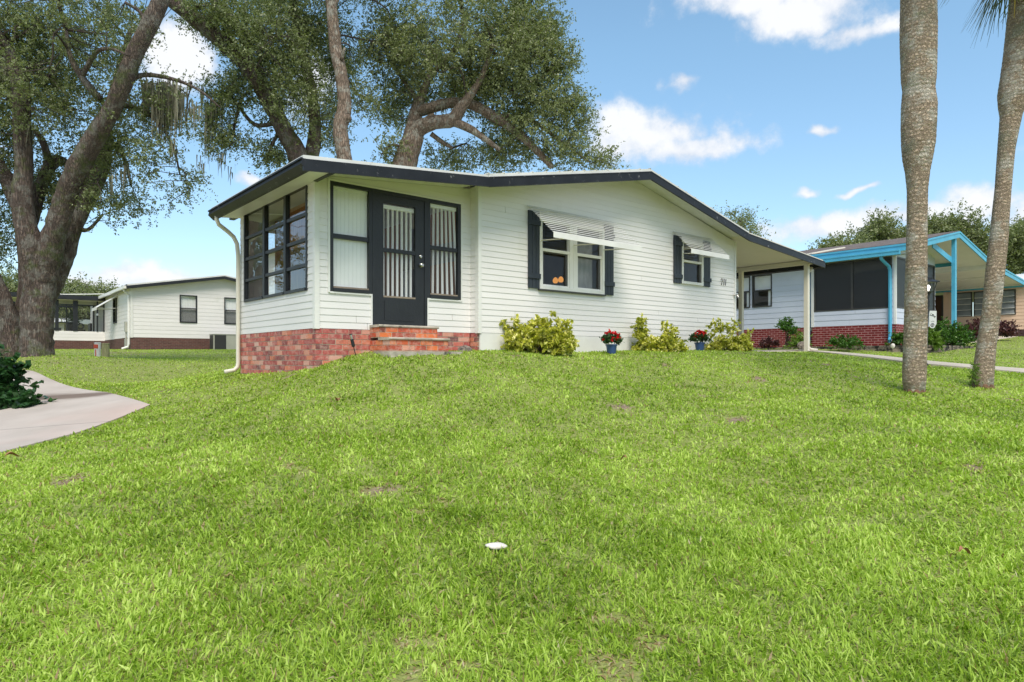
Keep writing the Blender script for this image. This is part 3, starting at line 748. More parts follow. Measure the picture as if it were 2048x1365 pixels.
    vblinds(wn, FS, xd1 + .06, x1 - .06, 1.10, 2.60, 7, 1.1, swing=.13, w=.042)
    d = MB(); gx0, gx1, gz0, gz1 = t0 - 1.704, t0 - 1.119, .985, 2.475
    a0, a1 = xd0 + .055, xd1 - .055
    for q in ((a0, gx0, .556, 2.60), (gx1, a1, .556, 2.60)): d.box(FS, q[0], q[1], -.03, .012, q[2], q[3])
    d.box(FS, gx0, gx1, -.03, .0125, .556, gz0); d.box(FS, gx0, gx1, -.03, .0125, gz1, 2.60); d.box(FS, gx0, gx1, -.025, .010, 1.70, 1.76)
    d.box(FS, gx0 + .02, gx1 - .02, .0126, .020, .62, .93)
    do = d.build('door', M['black'], root)
    g = MB(); flip_rect(g, FS, gx0, gx1, gz0, gz1, -.015); g.build('pane', M['glass'], do)
    s = MB(); s.box(FS, gx0, gx1, -.012, .018, gz0 - .002, gz0 + .026); s.build('sill', M['sill'], do)
    vblinds(do, FS, gx0, gx1, gz0 + .03, gz1 - .02, 7, 1.1, w=.042)
    kx = t0 - 1.018
    for zz, rr, nm in ((1.545, .034, 'door_knob'), (1.69, .028, 'deadbolt')):
        kn = MB(); kn.tube([FS.p(kx, .012, zz), FS.p(kx, .018, zz), FS.p(kx, .02, zz), FS.p(kx, .045, zz), FS.p(kx, .05, zz), FS.p(kx, .065, zz), FS.p(kx, .075, zz)],
                           [rr, rr, rr * .5, rr * .5, rr * .95, rr, rr * .6], 14) if nm == 'door_knob' else kn.tube([FS.p(kx, .012, zz), FS.p(kx, .024, zz), FS.p(kx, .03, zz)], [rr, rr, rr * .7], 14)
        kn.build(nm, M['chrome'], do, smooth=False)
    df = MB(); df.box(FS, xd0, a0 - .002, -.05, .024, .52, 2.662); df.box(FS, a1 + .002, xd1, -.05, .024, .52, 2.662); df.box(FS, a0 - .002, a1 + .002, -.05, .0242, 2.602, 2.662)
    df.build('door_frame', M['black'], root)
    # porch side glazing: three columns of four lights
    cols = [.27, 1.135, 2.07, 3.07]; rows = [1.43, 1.813, 2.197]
    for k in range(3):
        window(root, FL, cols[k], cols[k + 1], 1.04, 2.66, .045, rails=rows, fmat='black', gmat='dglass', bar=.05, proud=.022)
    hd = MB(); hd.box(FL, -.72, 3.86, -.06, .03, 2.662, 2.745); hd.build('header_beam', M['black'], root)
    # inside the porch
    i = MB(); i.box(FS, .02, t0 - .02, -3.28, -.05, .45, .54); i.build('porch_floor', M['carpet'], root)
    i = MB(); i.box(frame_u(-2.2, .235), .0, 2.17, -3.25, -3.22, .56, 2.62); i.build('panelling', M['wood'], root)
    i = MB(); i.box(frame_left(-.03, .235), .35, 1.25, -.0, .03, .56, 2.70); i.box(frame_left(-.03, .235), 2.25, 3.2, 0, .03, .56, 2.70); i.build('panelling', M['wood'], root)
    i = MB(); i.box(FL, 1.40, 2.40, -.56, -.53, 1.95, 2.68); i.build('wooden_blind', M['wood'], root)
    i = MB(); i.box(frame_left(-.06, .235), .36, 2.2, 0, .02, 1.75, 2.1); i.build('bamboo_shade', M['bamboo'], root)
    i = MB(); i.box(frame_u(-2.4, .235), .3, 1.6, -2.3, -1.7, .55, .95); i.box(frame_u(-2.4, .235), .3, 1.6, -2.35, -2.15, .95, 1.3); i.build('sofa', M['carpet'], root)
    # inside the house
    i = MB(); i.box(FG, .02, 7.92, -10.9, -.1, .45, .5); i.build('floor_deck', M['carpet'], root)
    i = MB(); i.box(FG, .15, 7.8, -3.2, -3.1, .5, 2.9); i.box(FG, 4.3, 4.4, -3.1, -.1, .5, 2.9); i.build('inner_wall', M['inner'], root)
    # windows
    w1 = window(root, FG, 1.384, 3.134, 1.306, 2.615, .06, fmat='trim', proud=.045)
    m_ = MB(); mid = 2.259
    m_.box(FG, mid - .10, mid + .10, -.05, .040, 1.366, 2.555)
    m_.box(FG, mid - .006, mid + .006, .041, .046, 1.37, 2.55)
    for sa, sb in ((1.444, mid - .10), (mid + .10, 3.074)):
        m_.box(FG, sa, sb, -.04, .030, 2.01, 2.065); m_.box(FG, sa, sa + .035, -.03, .020, 1.366, 2.01); m_.box(FG, sb - .035, sb, -.03, .020, 1.366, 2.01); m_.box(FG, sa, sb, -.03, .021, 1.366, 1.40)
    m_.build('sash', M['trim'], w1)
    dl = MB()
    for sa, sb in ((1.479, mid - .135), (mid + .135, 3.039)):
        dl.box(FG, sb - .05, sb, -.028, .010, 1.40, 2.01); dl.box(FG, sa, sb - .05, -.028, .010, 1.985, 2.009)
    dl.build('screen_frame', M['bframe'], w1)
    s = MB(); s.box(FG, 1.36, 3.16, 0, .06, 1.275, 1.304); s.build('sill', M['bframe'], w1)
    cu = MB(); cu.box(FG, 2.40, 2.98, -.16, -.15, 1.37, 2.5); cu.build('pane_backing', M['greysheet'], w1)  # mottled grey sheet set behind the right pane
    w2 = window(root, FG, 5.712, 6.543, 1.72, 2.70, .06, fmat='trim', proud=.045, rails=(2.24,), bar=.05)
    dl = MB(); dl.box(FG, 6.42, 6.483, -.03, .012, 1.78, 2.215); dl.build('screen_frame', M['bframe'], w2)
    shutter(root, FG, 1.106, 1.378, 1.306, 2.715, (1.53, 2.50)); shutter(root, FG, 3.142, 3.413, 1.306, 2.715, (1.53, 2.50))
    shutter(root, FG, 5.425, 5.706, 1.715, 2.775, (1.87, 2.6)); shutter(root, FG, 6.55, 6.826, 1.715, 2.775, (1.87, 2.6))
    awning(root, FG, 1.066, 3.43, 2.81, 2.20, .733, 13, ((1.42, 2.26, 3.10), (1.45, 2.26, 3.05)))
    awning(root, FG, 5.40, 6.87, 2.87, 2.40, .50, 10, ((5.74, 6.51), (5.8, 6.5)))
    # lamps lit inside, seen through the left pane of the big window
    for s_, z_ in ((2.675, 1.63), (2.83, 1.66)):
        l = MB(); c = FG.p(s_, -.9, z_)
        l.tube([(c[0], c[1], c[2] + dz) for dz in (.075, .06, .02, -.02, -.045)], [.012, .035, .058, .055, .035], 12)
        l.build('lamp_shade', M['lampglow'], root, smooth=True)
    # roofs
    r_ = MB(); slab(r_, P0, [(a, z + .06) for a, z in ztop[:3]], -.52, 11.3, .07); ro = r_.build('roof', M['roofwhite'], root)
    r_ = MB(); slab(r_, P0, [(-3.31, 2.675 + .06), (-.185, 2.96 + .06)], -.50, 3.60, .07); r_.build('porch_roof', M['roofwhite'], root)
    r_ = MB()   # ribs of the pan roof where they show over the edge
    for (a0, z0), (a1, z1) in zip(ztop[:2], ztop[1:3]):
        n = int((a1 - a0) / .3)
        for q in range(n + 1):
            t = q / n; a, z = a0 + (a1 - a0) * t, z0 + (z1 - z0) * t + .06
            fr = frame_u(a - .012, -.522); r_.box(fr, 0, .024, -.6, .004, z - .002, z + .012)
    r_.build('roof_rib', M['cream'], ro)
    r_ = MB(); slab(r_, P0, [(7.70, 3.045), (11.50, 2.745)], -.515, 12.2, .06); cp = r_.build('carport_roof', M['cream'], root)
    for k in range(9):
        m3 = MB(); f = frame_u(7.72, -.3 + k * 1.4)
        q = lambda a, o_, z: f.p(a, o_, z)
        m3.hexa([q(.25, .006, 2.970), q(3.7, .006, 2.700), q(3.7, 0, 2.700), q(.25, 0, 2.970), q(.25, .006, 2.976), q(3.7, .006, 2.706), q(3.7, 0, 2.706), q(.25, 0, 2.976)])
        m3.build('ceiling_seam', M['trim'], cp)
    fa = MB(); rake(fa, P0, ztop, -.517, .165); rake(fa, P0, ztop, -.541, .05, .016, dz=-.118); rake(fa, P0, ztop, -.541, .022, .012, dz=0.002)
    fa.build('fascia', M['fascia'], root)
    fa = MB(); rake(fa, P0, [(-3.33, 2.67), (-.184, 2.975)], -.524, .155); rake(fa, P0, [(-3.33, 2.67), (-.184, 2.975)], -.548, .05, .018, dz=-.112)
    fa.build('fascia', M['fascia'], root)
    # gutter fascia on the porch's left eave: sloped face
    gt = MB(); q = lambda a, b, z: (*HP(a, b), z)
    for (za, zb, aa, ab) in ((2.52, 2.60, -3.27, -3.36), (2.60, 2.675, -3.36, -3.34)):
        gt.hexa([q(aa, -.552, za), q(-3.24, -.552, za), q(-3.24, 3.62, za), q(aa, 3.62, za), q(ab, -.552, zb), q(-3.24, -.552, zb), q(-3.24, 3.62, zb), q(ab, 3.62, zb)])
    gt.box(frame_left(-3.335, 0), -.552, 3.62, 0, .03, 2.662, 2.684); gt.build('gutter', M['fascia'], root)
    so = MB(); slab(so, P0, [(-3.30, 2.585), (-2.80, 2.63)], -.50, 3.6, .012); so.build('soffit', M['trim'], root)
    bk = MB(); bk.box(frame_u(-2.86, .20), 0, .06, -.0, .70, 2.60, 2.66); bk.build('beam_end', M['black'], root)
    # side gutter, beam and posts of the carport
    gt = MB(); gt.box(frame_left(11.53, 0), -.54, 12.2, -.02, .10, 2.54, 2.64); gt.box(frame_left(11.53, 0), -.54, 12.2, -.04, -.02, 2.53, 2.71); gt.build('gutter', M['fascia'], root)
    bm_ = MB(); bm_.box(frame_left(11.02, 0), -.42, 12.1, -.06, .06, 2.60, 2.715); bm_.build('carport_beam', M['cream'], root)
    for b_ in (-.3, 1.68, 4.2, 7.2, 11.8):
        x = HP(11.0, b_); ps = MB(); f = frame_u(11.0, b_); ps.box(f, -.055, .055, -.055, .055, H(x.x, x.y) - .15, 2.62); ps.build('carport_post', M['cream'], root)
    ds = MB(); q = lambda a, b, z: Vector((*HP(a, b), z)); x = HP(11.17, -.25); h = H(x.x, x.y)
    ds.tube([q(11.38, -.25, 2.56), q(11.36, -.25, 2.50), q(11.22, -.25, 2.42), q(11.17, -.25, 2.34), q(11.17, -.25, h + .16), q(11.2, -.3, h + .07), q(11.36, -.42, h + .05)], .035, 8)
    ds.build('downspout', M['cream'], root, smooth=True)
    ds = MB(); s_ = 3.36; fl = FL
    zb = -.30
    ds.tube([fl.p(3.16, .46, 2.56), fl.p(3.16, .46, 2.50), fl.p(3.18, .42, 2.42), fl.p(3.24, .24, 2.32), fl.p(3.25, .14, 2.24), fl.p(3.25, .08, 2.12), fl.p(3.25, .06, 1.9), fl.p(3.25, .06, -.05), fl.p(3.25, .07, -.13), fl.p(3.25, .13, -.19), fl.p(3.25, .30, -.22)],
            [.038] * 11, 8)
    ds.build('downspout', M['cream'], root, smooth=True)
    # wall tap by the right corner
    hb = MB(); hb.box(FG, 7.86, 7.91, .02, .035, 1.55, 1.62); hb.tube([FG.p(7.885, .03, 1.585), FG.p(7.885, .09, 1.59), FG.p(7.885, .12, 1.55), FG.p(7.885, .12, 1.51)], .014, 7)
    hb.tube([FG.p(7.885, .085, 1.60), FG.p(7.885, .085, 1.635)], [.03, .03], 8); hb.build('tap', M['chrome'], root)
    # the number 711: slanted script numerals
    nb = MB(); sl = .16
    def stroke(pts, w=.008):
        P_ = [Vector(FG.p(7.27 + x * 1.3 + (z - 1.80) * sl, .030, z)) for x, z in pts]; nb.tube(P_, [w] * len(P_), 6)
    stroke([(0, 1.925), (.004, 1.95), (.058, 1.95), (.045, 1.90), (.03, 1.86), (.024, 1.80)])
    stroke([(.10, 1.955), (.10, 1.88), (.10, 1.80)]); stroke([(.155, 1.955), (.155, 1.88), (.155, 1.80)])
    nb.build('house_number', M['black'], root)
    return root
main_house()

# ---------------------------------------------------------------- brick steps
def steps():
    c = HP(-1.4, -.1); root = thing('door_steps', 'two orange brick steps with rounded stone treads below the black door', 'steps', (c.x, c.y, .12))
    fr = frame_u(-1.93, .235)
    b = MB(); mm = MB()
    def block(s0, s1, o1, zt, rows):
        f2 = Fr(Vector(fr.p(0, o1, 0)[:2]), fr.d, fr.n); brick_wall(b, mm, f2, s0, s1, zt, rows, thick=o1 - .02)
        f3 = Fr(Vector(fr.p(s0, o1, 0)[:2]), -fr.n, -fr.d); brick_wall(b, mm, f3, 0, o1 - .01, zt, rows, half=True, thick=.05)
        f4 = Fr(Vector(fr.p(s1, o1, 0)[:2]), -fr.n, fr.d); brick_wall(b, mm, f4, 0, o1 - .01, zt, rows, half=True, thick=.05)
    block(0, 1.04, .300, .495, 2); block(-.0, 1.04, .610, .295, 3)
    bo = b.build('bricks', M['brick2'], root); mm.build('mortar', M['mortar'], bo)
    for o0, o1, z in ((.02, .325, .497), (.29, .64, .297)):
        t = MB(); prof = [(o0, 0), (o1 - .015, 0), (o1, .012), (o1, .028), (o1 - .015, .04), (o0, .04)]
        t.loops([[fr.p(s, o_, z + dz) for o_, dz in prof] for s in (-.02, .1, .3, .5, .7, .9, 1.065)]); t.build('tread', M['cap'], root)
    p = MB(); p.box(fr, -.10, 1.2, .3, .78, .03, .128); p.build('footing', M['cap'], root)
steps()

# ---------------------------------------------------------------- foliage helpers
def unit(a): return a / (np.linalg.norm(a, axis=1, keepdims=True) + 1e-9)
def leaves(centers, per, spread, size, name, mat, parent, sprays=7, aspect=.5, flat=.75, up=.25, rlo=0., rhi=1., droop=0., shade=None, follow=0.):
    """leaf faces set along short sprays round every centre; one mesh"""
    C = np.asarray(centers, float); n = len(C); ns = max(per // sprays, 1)
    sp = unit(rng.normal(0, 1, (n * sprays, 3)) * (1, 1, flat)); sp[:, 2] -= droop
    c = np.repeat(C, sprays, 0) + rng.normal(0, .25, (n * sprays, 3)) * spread
    t = rng.random((n * sprays, ns)) ** .8
    bend = rng.normal(0, .25, (n * sprays, 1, 3))
    P_ = c[:, None] + sp[:, None] * (t[..., None] * spread) + bend * (t[..., None] ** 2) * spread + rng.normal(0, .07, (n * sprays, ns, 3)) * spread
    P_ = P_.reshape(-1, 3); m = len(P_)
    d = unit(rng.normal(0, 1, (m, 3)) + follow * np.repeat(sp, ns, 0)); nn = unit(rng.normal(0, 1, (m, 3)) + np.array([0, 0, up * 3])); w = unit(np.cross(d, nn))
    s = size * rng.uniform(.6, 1.25, (m, 1)); 
    v = np.stack([P_ - d * s * .5, P_ + w * s * aspect * .5 + d * s * .02, P_ + d * s * .5, P_ - w * s * aspect * .5 + d * s * .02], 1).reshape(-1, 3)
    f = np.arange(m * 4).reshape(m, 4)
    base = rng.random(n * sprays) * .18 + np.repeat(rng.random(n), sprays) * .27
    r_ = np.clip(np.repeat(base, ns) + rng.random(m) * .5, 0, 1)
    r_ = rlo + (rhi - rlo) * r_
    root = parent
    while root is not None and root.parent is not None: root = root.parent
    off = np.array(root.location) if root is not None else np.zeros(3)
    o = bpy.data.objects.new(name, np_mesh(name, v - off, f, mat, r_, False)); COL.objects.link(o)
    if parent is not None: o.parent = parent
    return o
_g3 = np.random.default_rng(11).random((32, 32, 32))
def noise3(p, s):
    q = p * s; i = np.floor(q).astype(int); f = q - i; f = f * f * (3 - 2 * f); out = 0
    for a in (0, 1):
        for b in (0, 1):
            for c in (0, 1):
                wgt = (f[:, 0] if a else 1 - f[:, 0]) * (f[:, 1] if b else 1 - f[:, 1]) * (f[:, 2] if c else 1 - f[:, 2])
                out = out + wgt * _g3[(i[:, 0] + a) % 32, (i[:, 1] + b) % 32, (i[:, 2] + c) % 32]
    return out
def smooth_path(pts, k=4):
    """Catmull-Rom through (x, y, z, r)"""
    P_ = [np.array(p, float) for p in pts]; P_ = [2 * P_[0] - P_[1]] + P_ + [2 * P_[-1] - P_[-2]]; out = []
    for i in range(1, len(P_) - 2):
        for j in range(k):
            t = j / k; a, b, c, d = P_[i - 1:i + 3]
            out.append(.5 * (2 * b + (c - a) * t + (2 * a - 5 * b + 4 * c - d) * t * t + (3 * b - a - 3 * c + d) * t ** 3))
    out.append(P_[-2]); return out
def tree(name, label, cat, Y, base, limbs, blobs, nclump, per, leafsize, spread, bark, leaf, group=None, thr=.40, moss=(), twigs=.5, nsec=36, up=.25, seed=3, smin=1.):
    r_ = np.random.default_rng(seed); sc = Y / FPX
    b = Vector(base); root = thing(name, label, cat, b, group)
    mb = MB(); lim = []
    for L in limbs:
        pp = [(*PX(px, py, Y + dy), w * sc / 2) for px, py, dy, w in L]
        sm = smooth_path(pp); lim += [q[:3] for q in sm]
        mb.tube([q[:3] for q in sm], [max(q[3], .012) * (1 + r_.uniform(-.05, .05)) for q in sm], 12 if L[0][3] > 20 else 8, jit=.05)
    tr = mb.build('trunk', bark, root, smooth=True)
    # clump centres
    cs = []
    tot = sum(bl[6] if len(bl) > 6 else bl[2] * bl[3] for bl in blobs)
    for bl in blobs:
        px, py, rx, ry, dy, rd = bl[:6]; wgt = (bl[6] if len(bl) > 6 else rx * ry) / tot
        n = int(nclump * wgt * 2.2) + 8; q = unit(r_.normal(0, 1, (n, 3))) * (r_.random((n, 1)) ** .45)
        c = np.array(PX(px, py, Y + dy)); cs.append(c + q * np.array([rx * sc, rd, ry * sc]))
    cs = np.vstack(cs); nz = noise3(cs + 100 + seed, .75) * .6 + noise3(cs + 130, 1.9) * .4
    cs = cs[nz > thr]; r_.shuffle(cs); cs = cs[:nclump]
    # secondary branches and twigs
    lim = np.array(lim); tw = MB(); sec = cs[r_.choice(len(cs), min(nsec, len(cs)), replace=False)]; nodes = [lim]
    for s in sec:
        k = np.argmin(((lim - s) ** 2).sum(1) + r_.random(len(lim)) * 2.0); a = lim[k]; d = s - a; ln = np.linalg.norm(d)
        if ln < .3: continue
        perp = r_.normal(0, .16, (2, 3)) * ln
        pts_ = [a, a + d * .33 + perp[0] + (0, 0, .10 * ln), a + d * .68 + perp[1] + (0, 0, .08 * ln), s]
        rr = (.018 + .012 * ln) * smin
        sm = smooth_path([(*p, rr * (1 - .8 * i / 3)) for i, p in enumerate(pts_)], 3); tw.tube([q[:3] for q in sm], [max(q[3], .01) for q in sm], 6, cap=False)
        nodes.append(np.array([q[:3] for q in sm]))
    nodes = np.vstack(nodes)
    for s in cs[:int(len(cs) * twigs)]:
        k = np.argmin(((nodes - s) ** 2).sum(1)); a = nodes[k]; d = s - a; ln = np.linalg.norm(d)
        if ln < .15 or ln > 4: continue
        mid = a + d * .5 + r_.normal(0, .12, 3) * ln; tw.tube([a, mid, s, s + d / ln * spread * .6], [.014 * smin, .010 * smin, .007 * smin, .004], 4, cap=False)
    if tw.v: tw.build('branches', M['twig'], root)
    leaves(cs, per, spread, leafsize, 'crown', leaf, root, up=up)
    if moss:
        mm = MB()
        for px, py, w, ln, n in moss:
            for k in range(n):
                c = PX(px + r_.normal(0, w), py + r_.normal(0, 7), Y + r_.uniform(-.8, .8)); l = ln * r_.uniform(.35, 1) * sc; x, y, z = c; wd = r_.uniform(.012, .034); sg = 5
                an = r_.uniform(0, 3.14); ux, uy = math.cos(an) * wd, math.sin(an) * wd; q = r_.random()
                for i in range(sg):
                    x2, y2, z2 = x + r_.normal(0, .012), y + r_.normal(0, .012), z - l / sg; k0, k1 = 1 - .75 * i / sg, 1 - .75 * (i + 1) / sg
                    mm.poly([(x - ux * k0, y - uy * k0, z), (x + ux * k0, y + uy * k0, z), (x2 + ux * k1, y2 + uy * k1, z2), (x2 - ux * k1, y2 - uy * k1, z2)], q)
                    x, y, z = x2, y2, z2
        mo = mm.build('hanging_moss', M['moss'], root)
    return root

# ---------------------------------------------------------------- trees
YA = 17.0; b0 = PX(75, 708, YA)
tree('live_oak', 'big many limbed live oak hung with grey moss beyond the driveway', 'tree', YA, (b0.x, b0.y, .1),
     [[(74, 735, 0, 74), (74, 708, 0, 62), (74, 685, 0, 58), (75, 640, 0, 58), (77, 600, 0, 58), (84, 560, 0, 58), (94, 520, -.1, 50), (105, 480, -.2, 44), (116, 445, -.3, 41), (133, 390, -.4, 39), (157, 334, -.6, 40), (188, 278, -.8, 36), (222, 223, -1, 31), (247, 167, -1.2, 31), (268, 111, -1.3, 30), (296, 56, -1.4, 30), (318, 12, -1.4, 28), (345, -50, -1.5, 22), (375, -130, -1.6, 14)],
      [(94, 610, .2, 26), (99, 585, .2, 36), (116, 545, .3, 38), (128, 501, .4, 44), (149, 445, .5, 36), (176, 390, .7, 36), (204, 334, .9, 32), (214, 278, 1.0, 22), (216, 230, 1.2, 18), (235, 150, 1.4, 14), (262, 60, 1.5, 10)],
      [(66, 600, -.1, 36), (66, 540, -.2, 40), (60, 490, -.3, 42), (50, 445, -.35, 40), (45, 390, -.4, 38), (48, 334, -.4, 32), (44, 250, -.5, 31), (41, 180, -.6, 30), (28, 128, -.7, 26), (-2, 75, -.8, 20), (-40, 0, -.8, 14)],
      [(26, 735, .4, 54), (24, 700, .4, 42), (18, 650, .4, 40), (4, 605, .3, 40), (-18, 560, .2, 38), (-55, 500, 0, 34), (-110, 430, -.3, 26)],
      [(34, 640, .6, 26), (46, 600, .6, 22), (48, 540, .6, 20), (44, 490, .6, 18)],
      [(44, 440, -.2, 20), (26, 388, 0, 28), (10, 350, .2, 28), (-12, 318, .4, 24), (-45, 270, .5, 16)],
      [(62, 450, .1, 22), (74, 405, .3, 22), (90, 350, .5, 24), (112, 322, .8, 24), (140, 328, 1.0, 13), (168, 318, 1.2, 8)],
      [(100, 330, .6, 16), (88, 290, .5, 14), (72, 262, .4, 10)],
      [(200, 200, -.9, 16), (164, 155, -1.1, 12), (140, 112, -1.2, 9), (132, 60, -1.2, 6)], [(164, 155, -1.1, 9), (190, 108, -1.4, 8), (220, 98, -1.6, 6), (258, 112, -1.7, 4)],
      [(250, 165, -1.1, 12), (290, 150, -1.0, 9), (350, 160, -.8, 7), (400, 182, -.6, 5), (440, 215, -.5, 3)], [(226, 212, -.9, 12), (268, 215, -.6, 9), (310, 240, -.2, 7), (345, 290, 0, 5), (360, 350, .2, 3)],
      [(214, 280, 1.0, 12), (240, 300, 1.0, 10), (252, 330, 1.1, 8), (262, 370, 1.2, 5)], [(283, 80, -1.3, 9), (284, 30, -1.4, 7), (250, 5, -1.5, 5)],
      [(150, 455, .5, 14), (176, 460, .6, 8), (205, 430, .8, 5)]],
     [(60, 60, 180, 110, 0, 2.4), (200, 60, 95, 80, -.8, 1.6), (300, 215, 85, 55, -.4, 1.4), (120, 215, 130, 80, 0, 2.0), (335, 320, 55, 85, .1, 1.2), (240, 400, 50, 62, .4, 1.1),
      (20, 330, 75, 110, .5, 1.8), (130, 380, 60, 55, .9, 1.0), (-60, 450, 70, 100, .5, 1.5), (15, 500, 45, 70, .8, 1.0, 1400), (230, 300, 45, 60, .4, 1.0), (20, 140, 110, 90, .8, 1.6), (-120, 150, 120, 220, 0, 3), (120, -90, 260, 60, 0, 3), (380, 380, 22, 34, .2, .6, 700)],
     1450, 119, .068, .37, M['oakbark'], M['oakleaf'], 'live oaks round the white house', thr=.41,
     moss=[(300, 165, 9, 80, 45), (330, 172, 15, 120, 170), (352, 190, 10, 80, 60), (385, 215, 9, 60, 30), (345, 290, 5, 45, 14), (12, 120, 10, 90, 30), (60, 250, 7, 60, 16), (250, 335, 8, 50, 22), (222, 355, 5, 40, 12), (300, 200, 20, 60, 30)], seed=3)
YB = 24.2; b1 = PX(640, 715, YB)
tree('live_oak', 'leaning live oak rising behind the porch roof, its crown hanging over it with moss', 'tree', YB, (b1.x, b1.y, .2),
     [[(650, 730, 0, 60), (640, 640, 0, 50), (628, 480, 0, 44), (612, 360, 0, 42), (590, 300, -.2, 38), (566, 258, -.4, 34), (545, 215, -.6, 32), (500, 138, -1.0, 32), (458, 95, -1.4, 32), (420, 62, -1.7, 30), (365, 18, -2, 28), (310, -25, -2.2, 22), (240, -80, -2.4, 15)],
      [(497, 140, -1, 20), (488, 70, -1.0, 20), (443, 21, -1.2, 18), (400, -40, -1.5, 14)],
      [(612, 355, 0, 36), (630, 270, .3, 26), (622, 180, .5, 22), (600, 90, .6, 18), (585, 0, .7, 14), (575, -90, .8, 9)],
      [(560, 245, -.4, 10), (510, 250, -.3, 8), (475, 210, -.2, 6), (455, 190, -.2, 4)], [(486, 190, -.4, 8), (478, 215, -.3, 7), (468, 262, -.2, 5), (480, 285, -.2, 3)],
      [(560, 258, -.4, 9), (545, 290, -.2, 6), (530, 330, 0, 3)]],
     [(600, 225, 95, 85, 0, 2.0), (540, 130, 100, 80, -.5, 2.0), (600, 60, 80, 80, .6, 1.8), (455, 190, 52, 45, -.4, 1.2), (430, 260, 32, 55, -.3, .8, 1500), (500, 60, 80, 65, -1.2, 1.8), (545, 305, 45, 32, .2, 1.0),
      (470, 290, 30, 30, -.2, .6, 700), (420, 30, 60, 45, -1.5, 1.2), (560, -60, 220, 70, 0, 3), (690, 150, 60, 120, 2.4, 1.0, 5000), (662, 285, 32, 38, 1.2, .8)],
     1150, 98, .092, .50, M['oakbark'], M['oakleaf'], 'live oaks round the white house', thr=.39,
     moss=[(418, 215, 6, 120, 50), (432, 200, 8, 100, 50), (412, 180, 7, 80, 22), (442, 310, 6, 45, 14), (462, 335, 3, 40, 6), (400, 320, 8, 30, 10)], seed=5)
YC = 25.5; b2 = PX(800, 712, YC)
tree('live_oak', 'pale straight trunk of the oak that stands second from the left behind the house', 'tree', 22.9, (PX(700, 712, 22.9).x, 22.9, .2),
     [[(712, 730, 0, 46), (706, 600, 0, 36), (698, 420, 0, 33), (690, 325, 0, 31), (680, 258, 0, 29), (689, 215, .1, 28), (683, 154, .1, 27), (672, 102, .2, 25), (665, 34, .2, 23), (661, -10, .3, 21), (650, -90, .5, 15)],
      [(690, 240, 0, 20), (699, 234, -.1, 13)], [(683, 120, 0, 8), (690, 96, -.2, 5)], [(664, 20, .2, 9), (700, -40, .5, 6), (760, -90, .9, 4)]],
     [(770, 60, 65, 75, 1.8, 1.4), (700, -110, 170, 60, 1.5, 2.4), (740, 130, 40, 60, 2.2, 1.2), (720, 190, 25, 40, 1.5, .9, 700)], 330, 90, .095, .50, M['palebark'], M['oakleaf2'], 'live oaks round the white house', thr=.36, nsec=14, seed=8)
tree('live_oak', 'wide spreading live oak with an arching forked trunk behind the roof ridge', 'tree', YC, (b2.x, b2.y, .2),
     [[(785, 740, 0, 76), (790, 600, 0, 62), (796, 420, 0, 54), (808, 335, 0, 50), (824, 285, 0, 42), (838, 258, -.1, 32), (868, 246, -.3, 27), (905, 240, -.5, 27), (922, 216, -.6, 22), (940, 192, -.7, 16), (965, 150, -.8, 11), (985, 90, -.8, 8)],
      [(822, 280, 0, 34), (830, 235, .2, 27), (836, 210, .3, 22), (850, 175, .4, 15), (866, 145, .5, 12), (905, 105, .6, 10), (930, 40, .8, 7)],
      [(832, 225, .2, 22), (862, 216, .1, 22), (905, 206, 0, 21), (945, 210, -.1, 21), (985, 232, -.1, 20), (1030, 262, 0, 18), (1072, 300, .2, 15), (1105, 335, .4, 11)],
      [(905, 243, -.5, 18), (940, 258, -.6, 16), (965, 275, -.5, 12), (1000, 300, -.4, 8)], [(862, 268, 0, 10), (885, 285, .1, 9), (905, 296, .2, 6)], [(845, 262, -.1, 14), (852, 240, -.3, 11), (868, 230, -.5, 8)],
      [(985, 232, -.1, 10), (1060, 240, .2, 9), (1130, 290, .4, 7), (1180, 325, .6, 5)], [(836, 205, .3, 10), (800, 150, .5, 8), (770, 100, .7, 5)], [(815, 300, 0, 6), (785, 290, -.2, 5), (762, 310, -.2, 3)],
      [(900, 110, .6, 9), (980, 60, .6, 7), (1050, 20, .6, 4)]],
     [(930, 110, 150, 105, 0, 3.0), (1030, 150, 115, 115, .2, 2.6), (1060, 60, 70, 75, .3, 1.6), (1085, 240, 95, 75, .2, 2.0), (1150, 305, 70, 45, .5, 1.3), (820, 110, 90, 95, .6, 2.0), (1000, 295, 85, 48, 1.2, 1.3), (900, 320, 75, 30, 1.4, 1.2),
      (1216, 312, 26, 34, .6, .6, 900), (775, 300, 38, 30, -.2, .8, 900), (1145, 220, 38, 40, .3, .8), (960, -60, 190, 70, .3, 3), (790, 215, 50, 50, .8, 1.2), (1120, 130, 35, 50, .3, .8), (930, 180, 100, 45, 1.5, 1.2)],
     1650, 95, .100, .52, M['palebark'], M['oakleaf2'], 'live oaks round the white house', thr=.38, moss=[(890, 205, 8, 30, 18), (780, 60, 10, 40, 14)], seed=12, nsec=44)

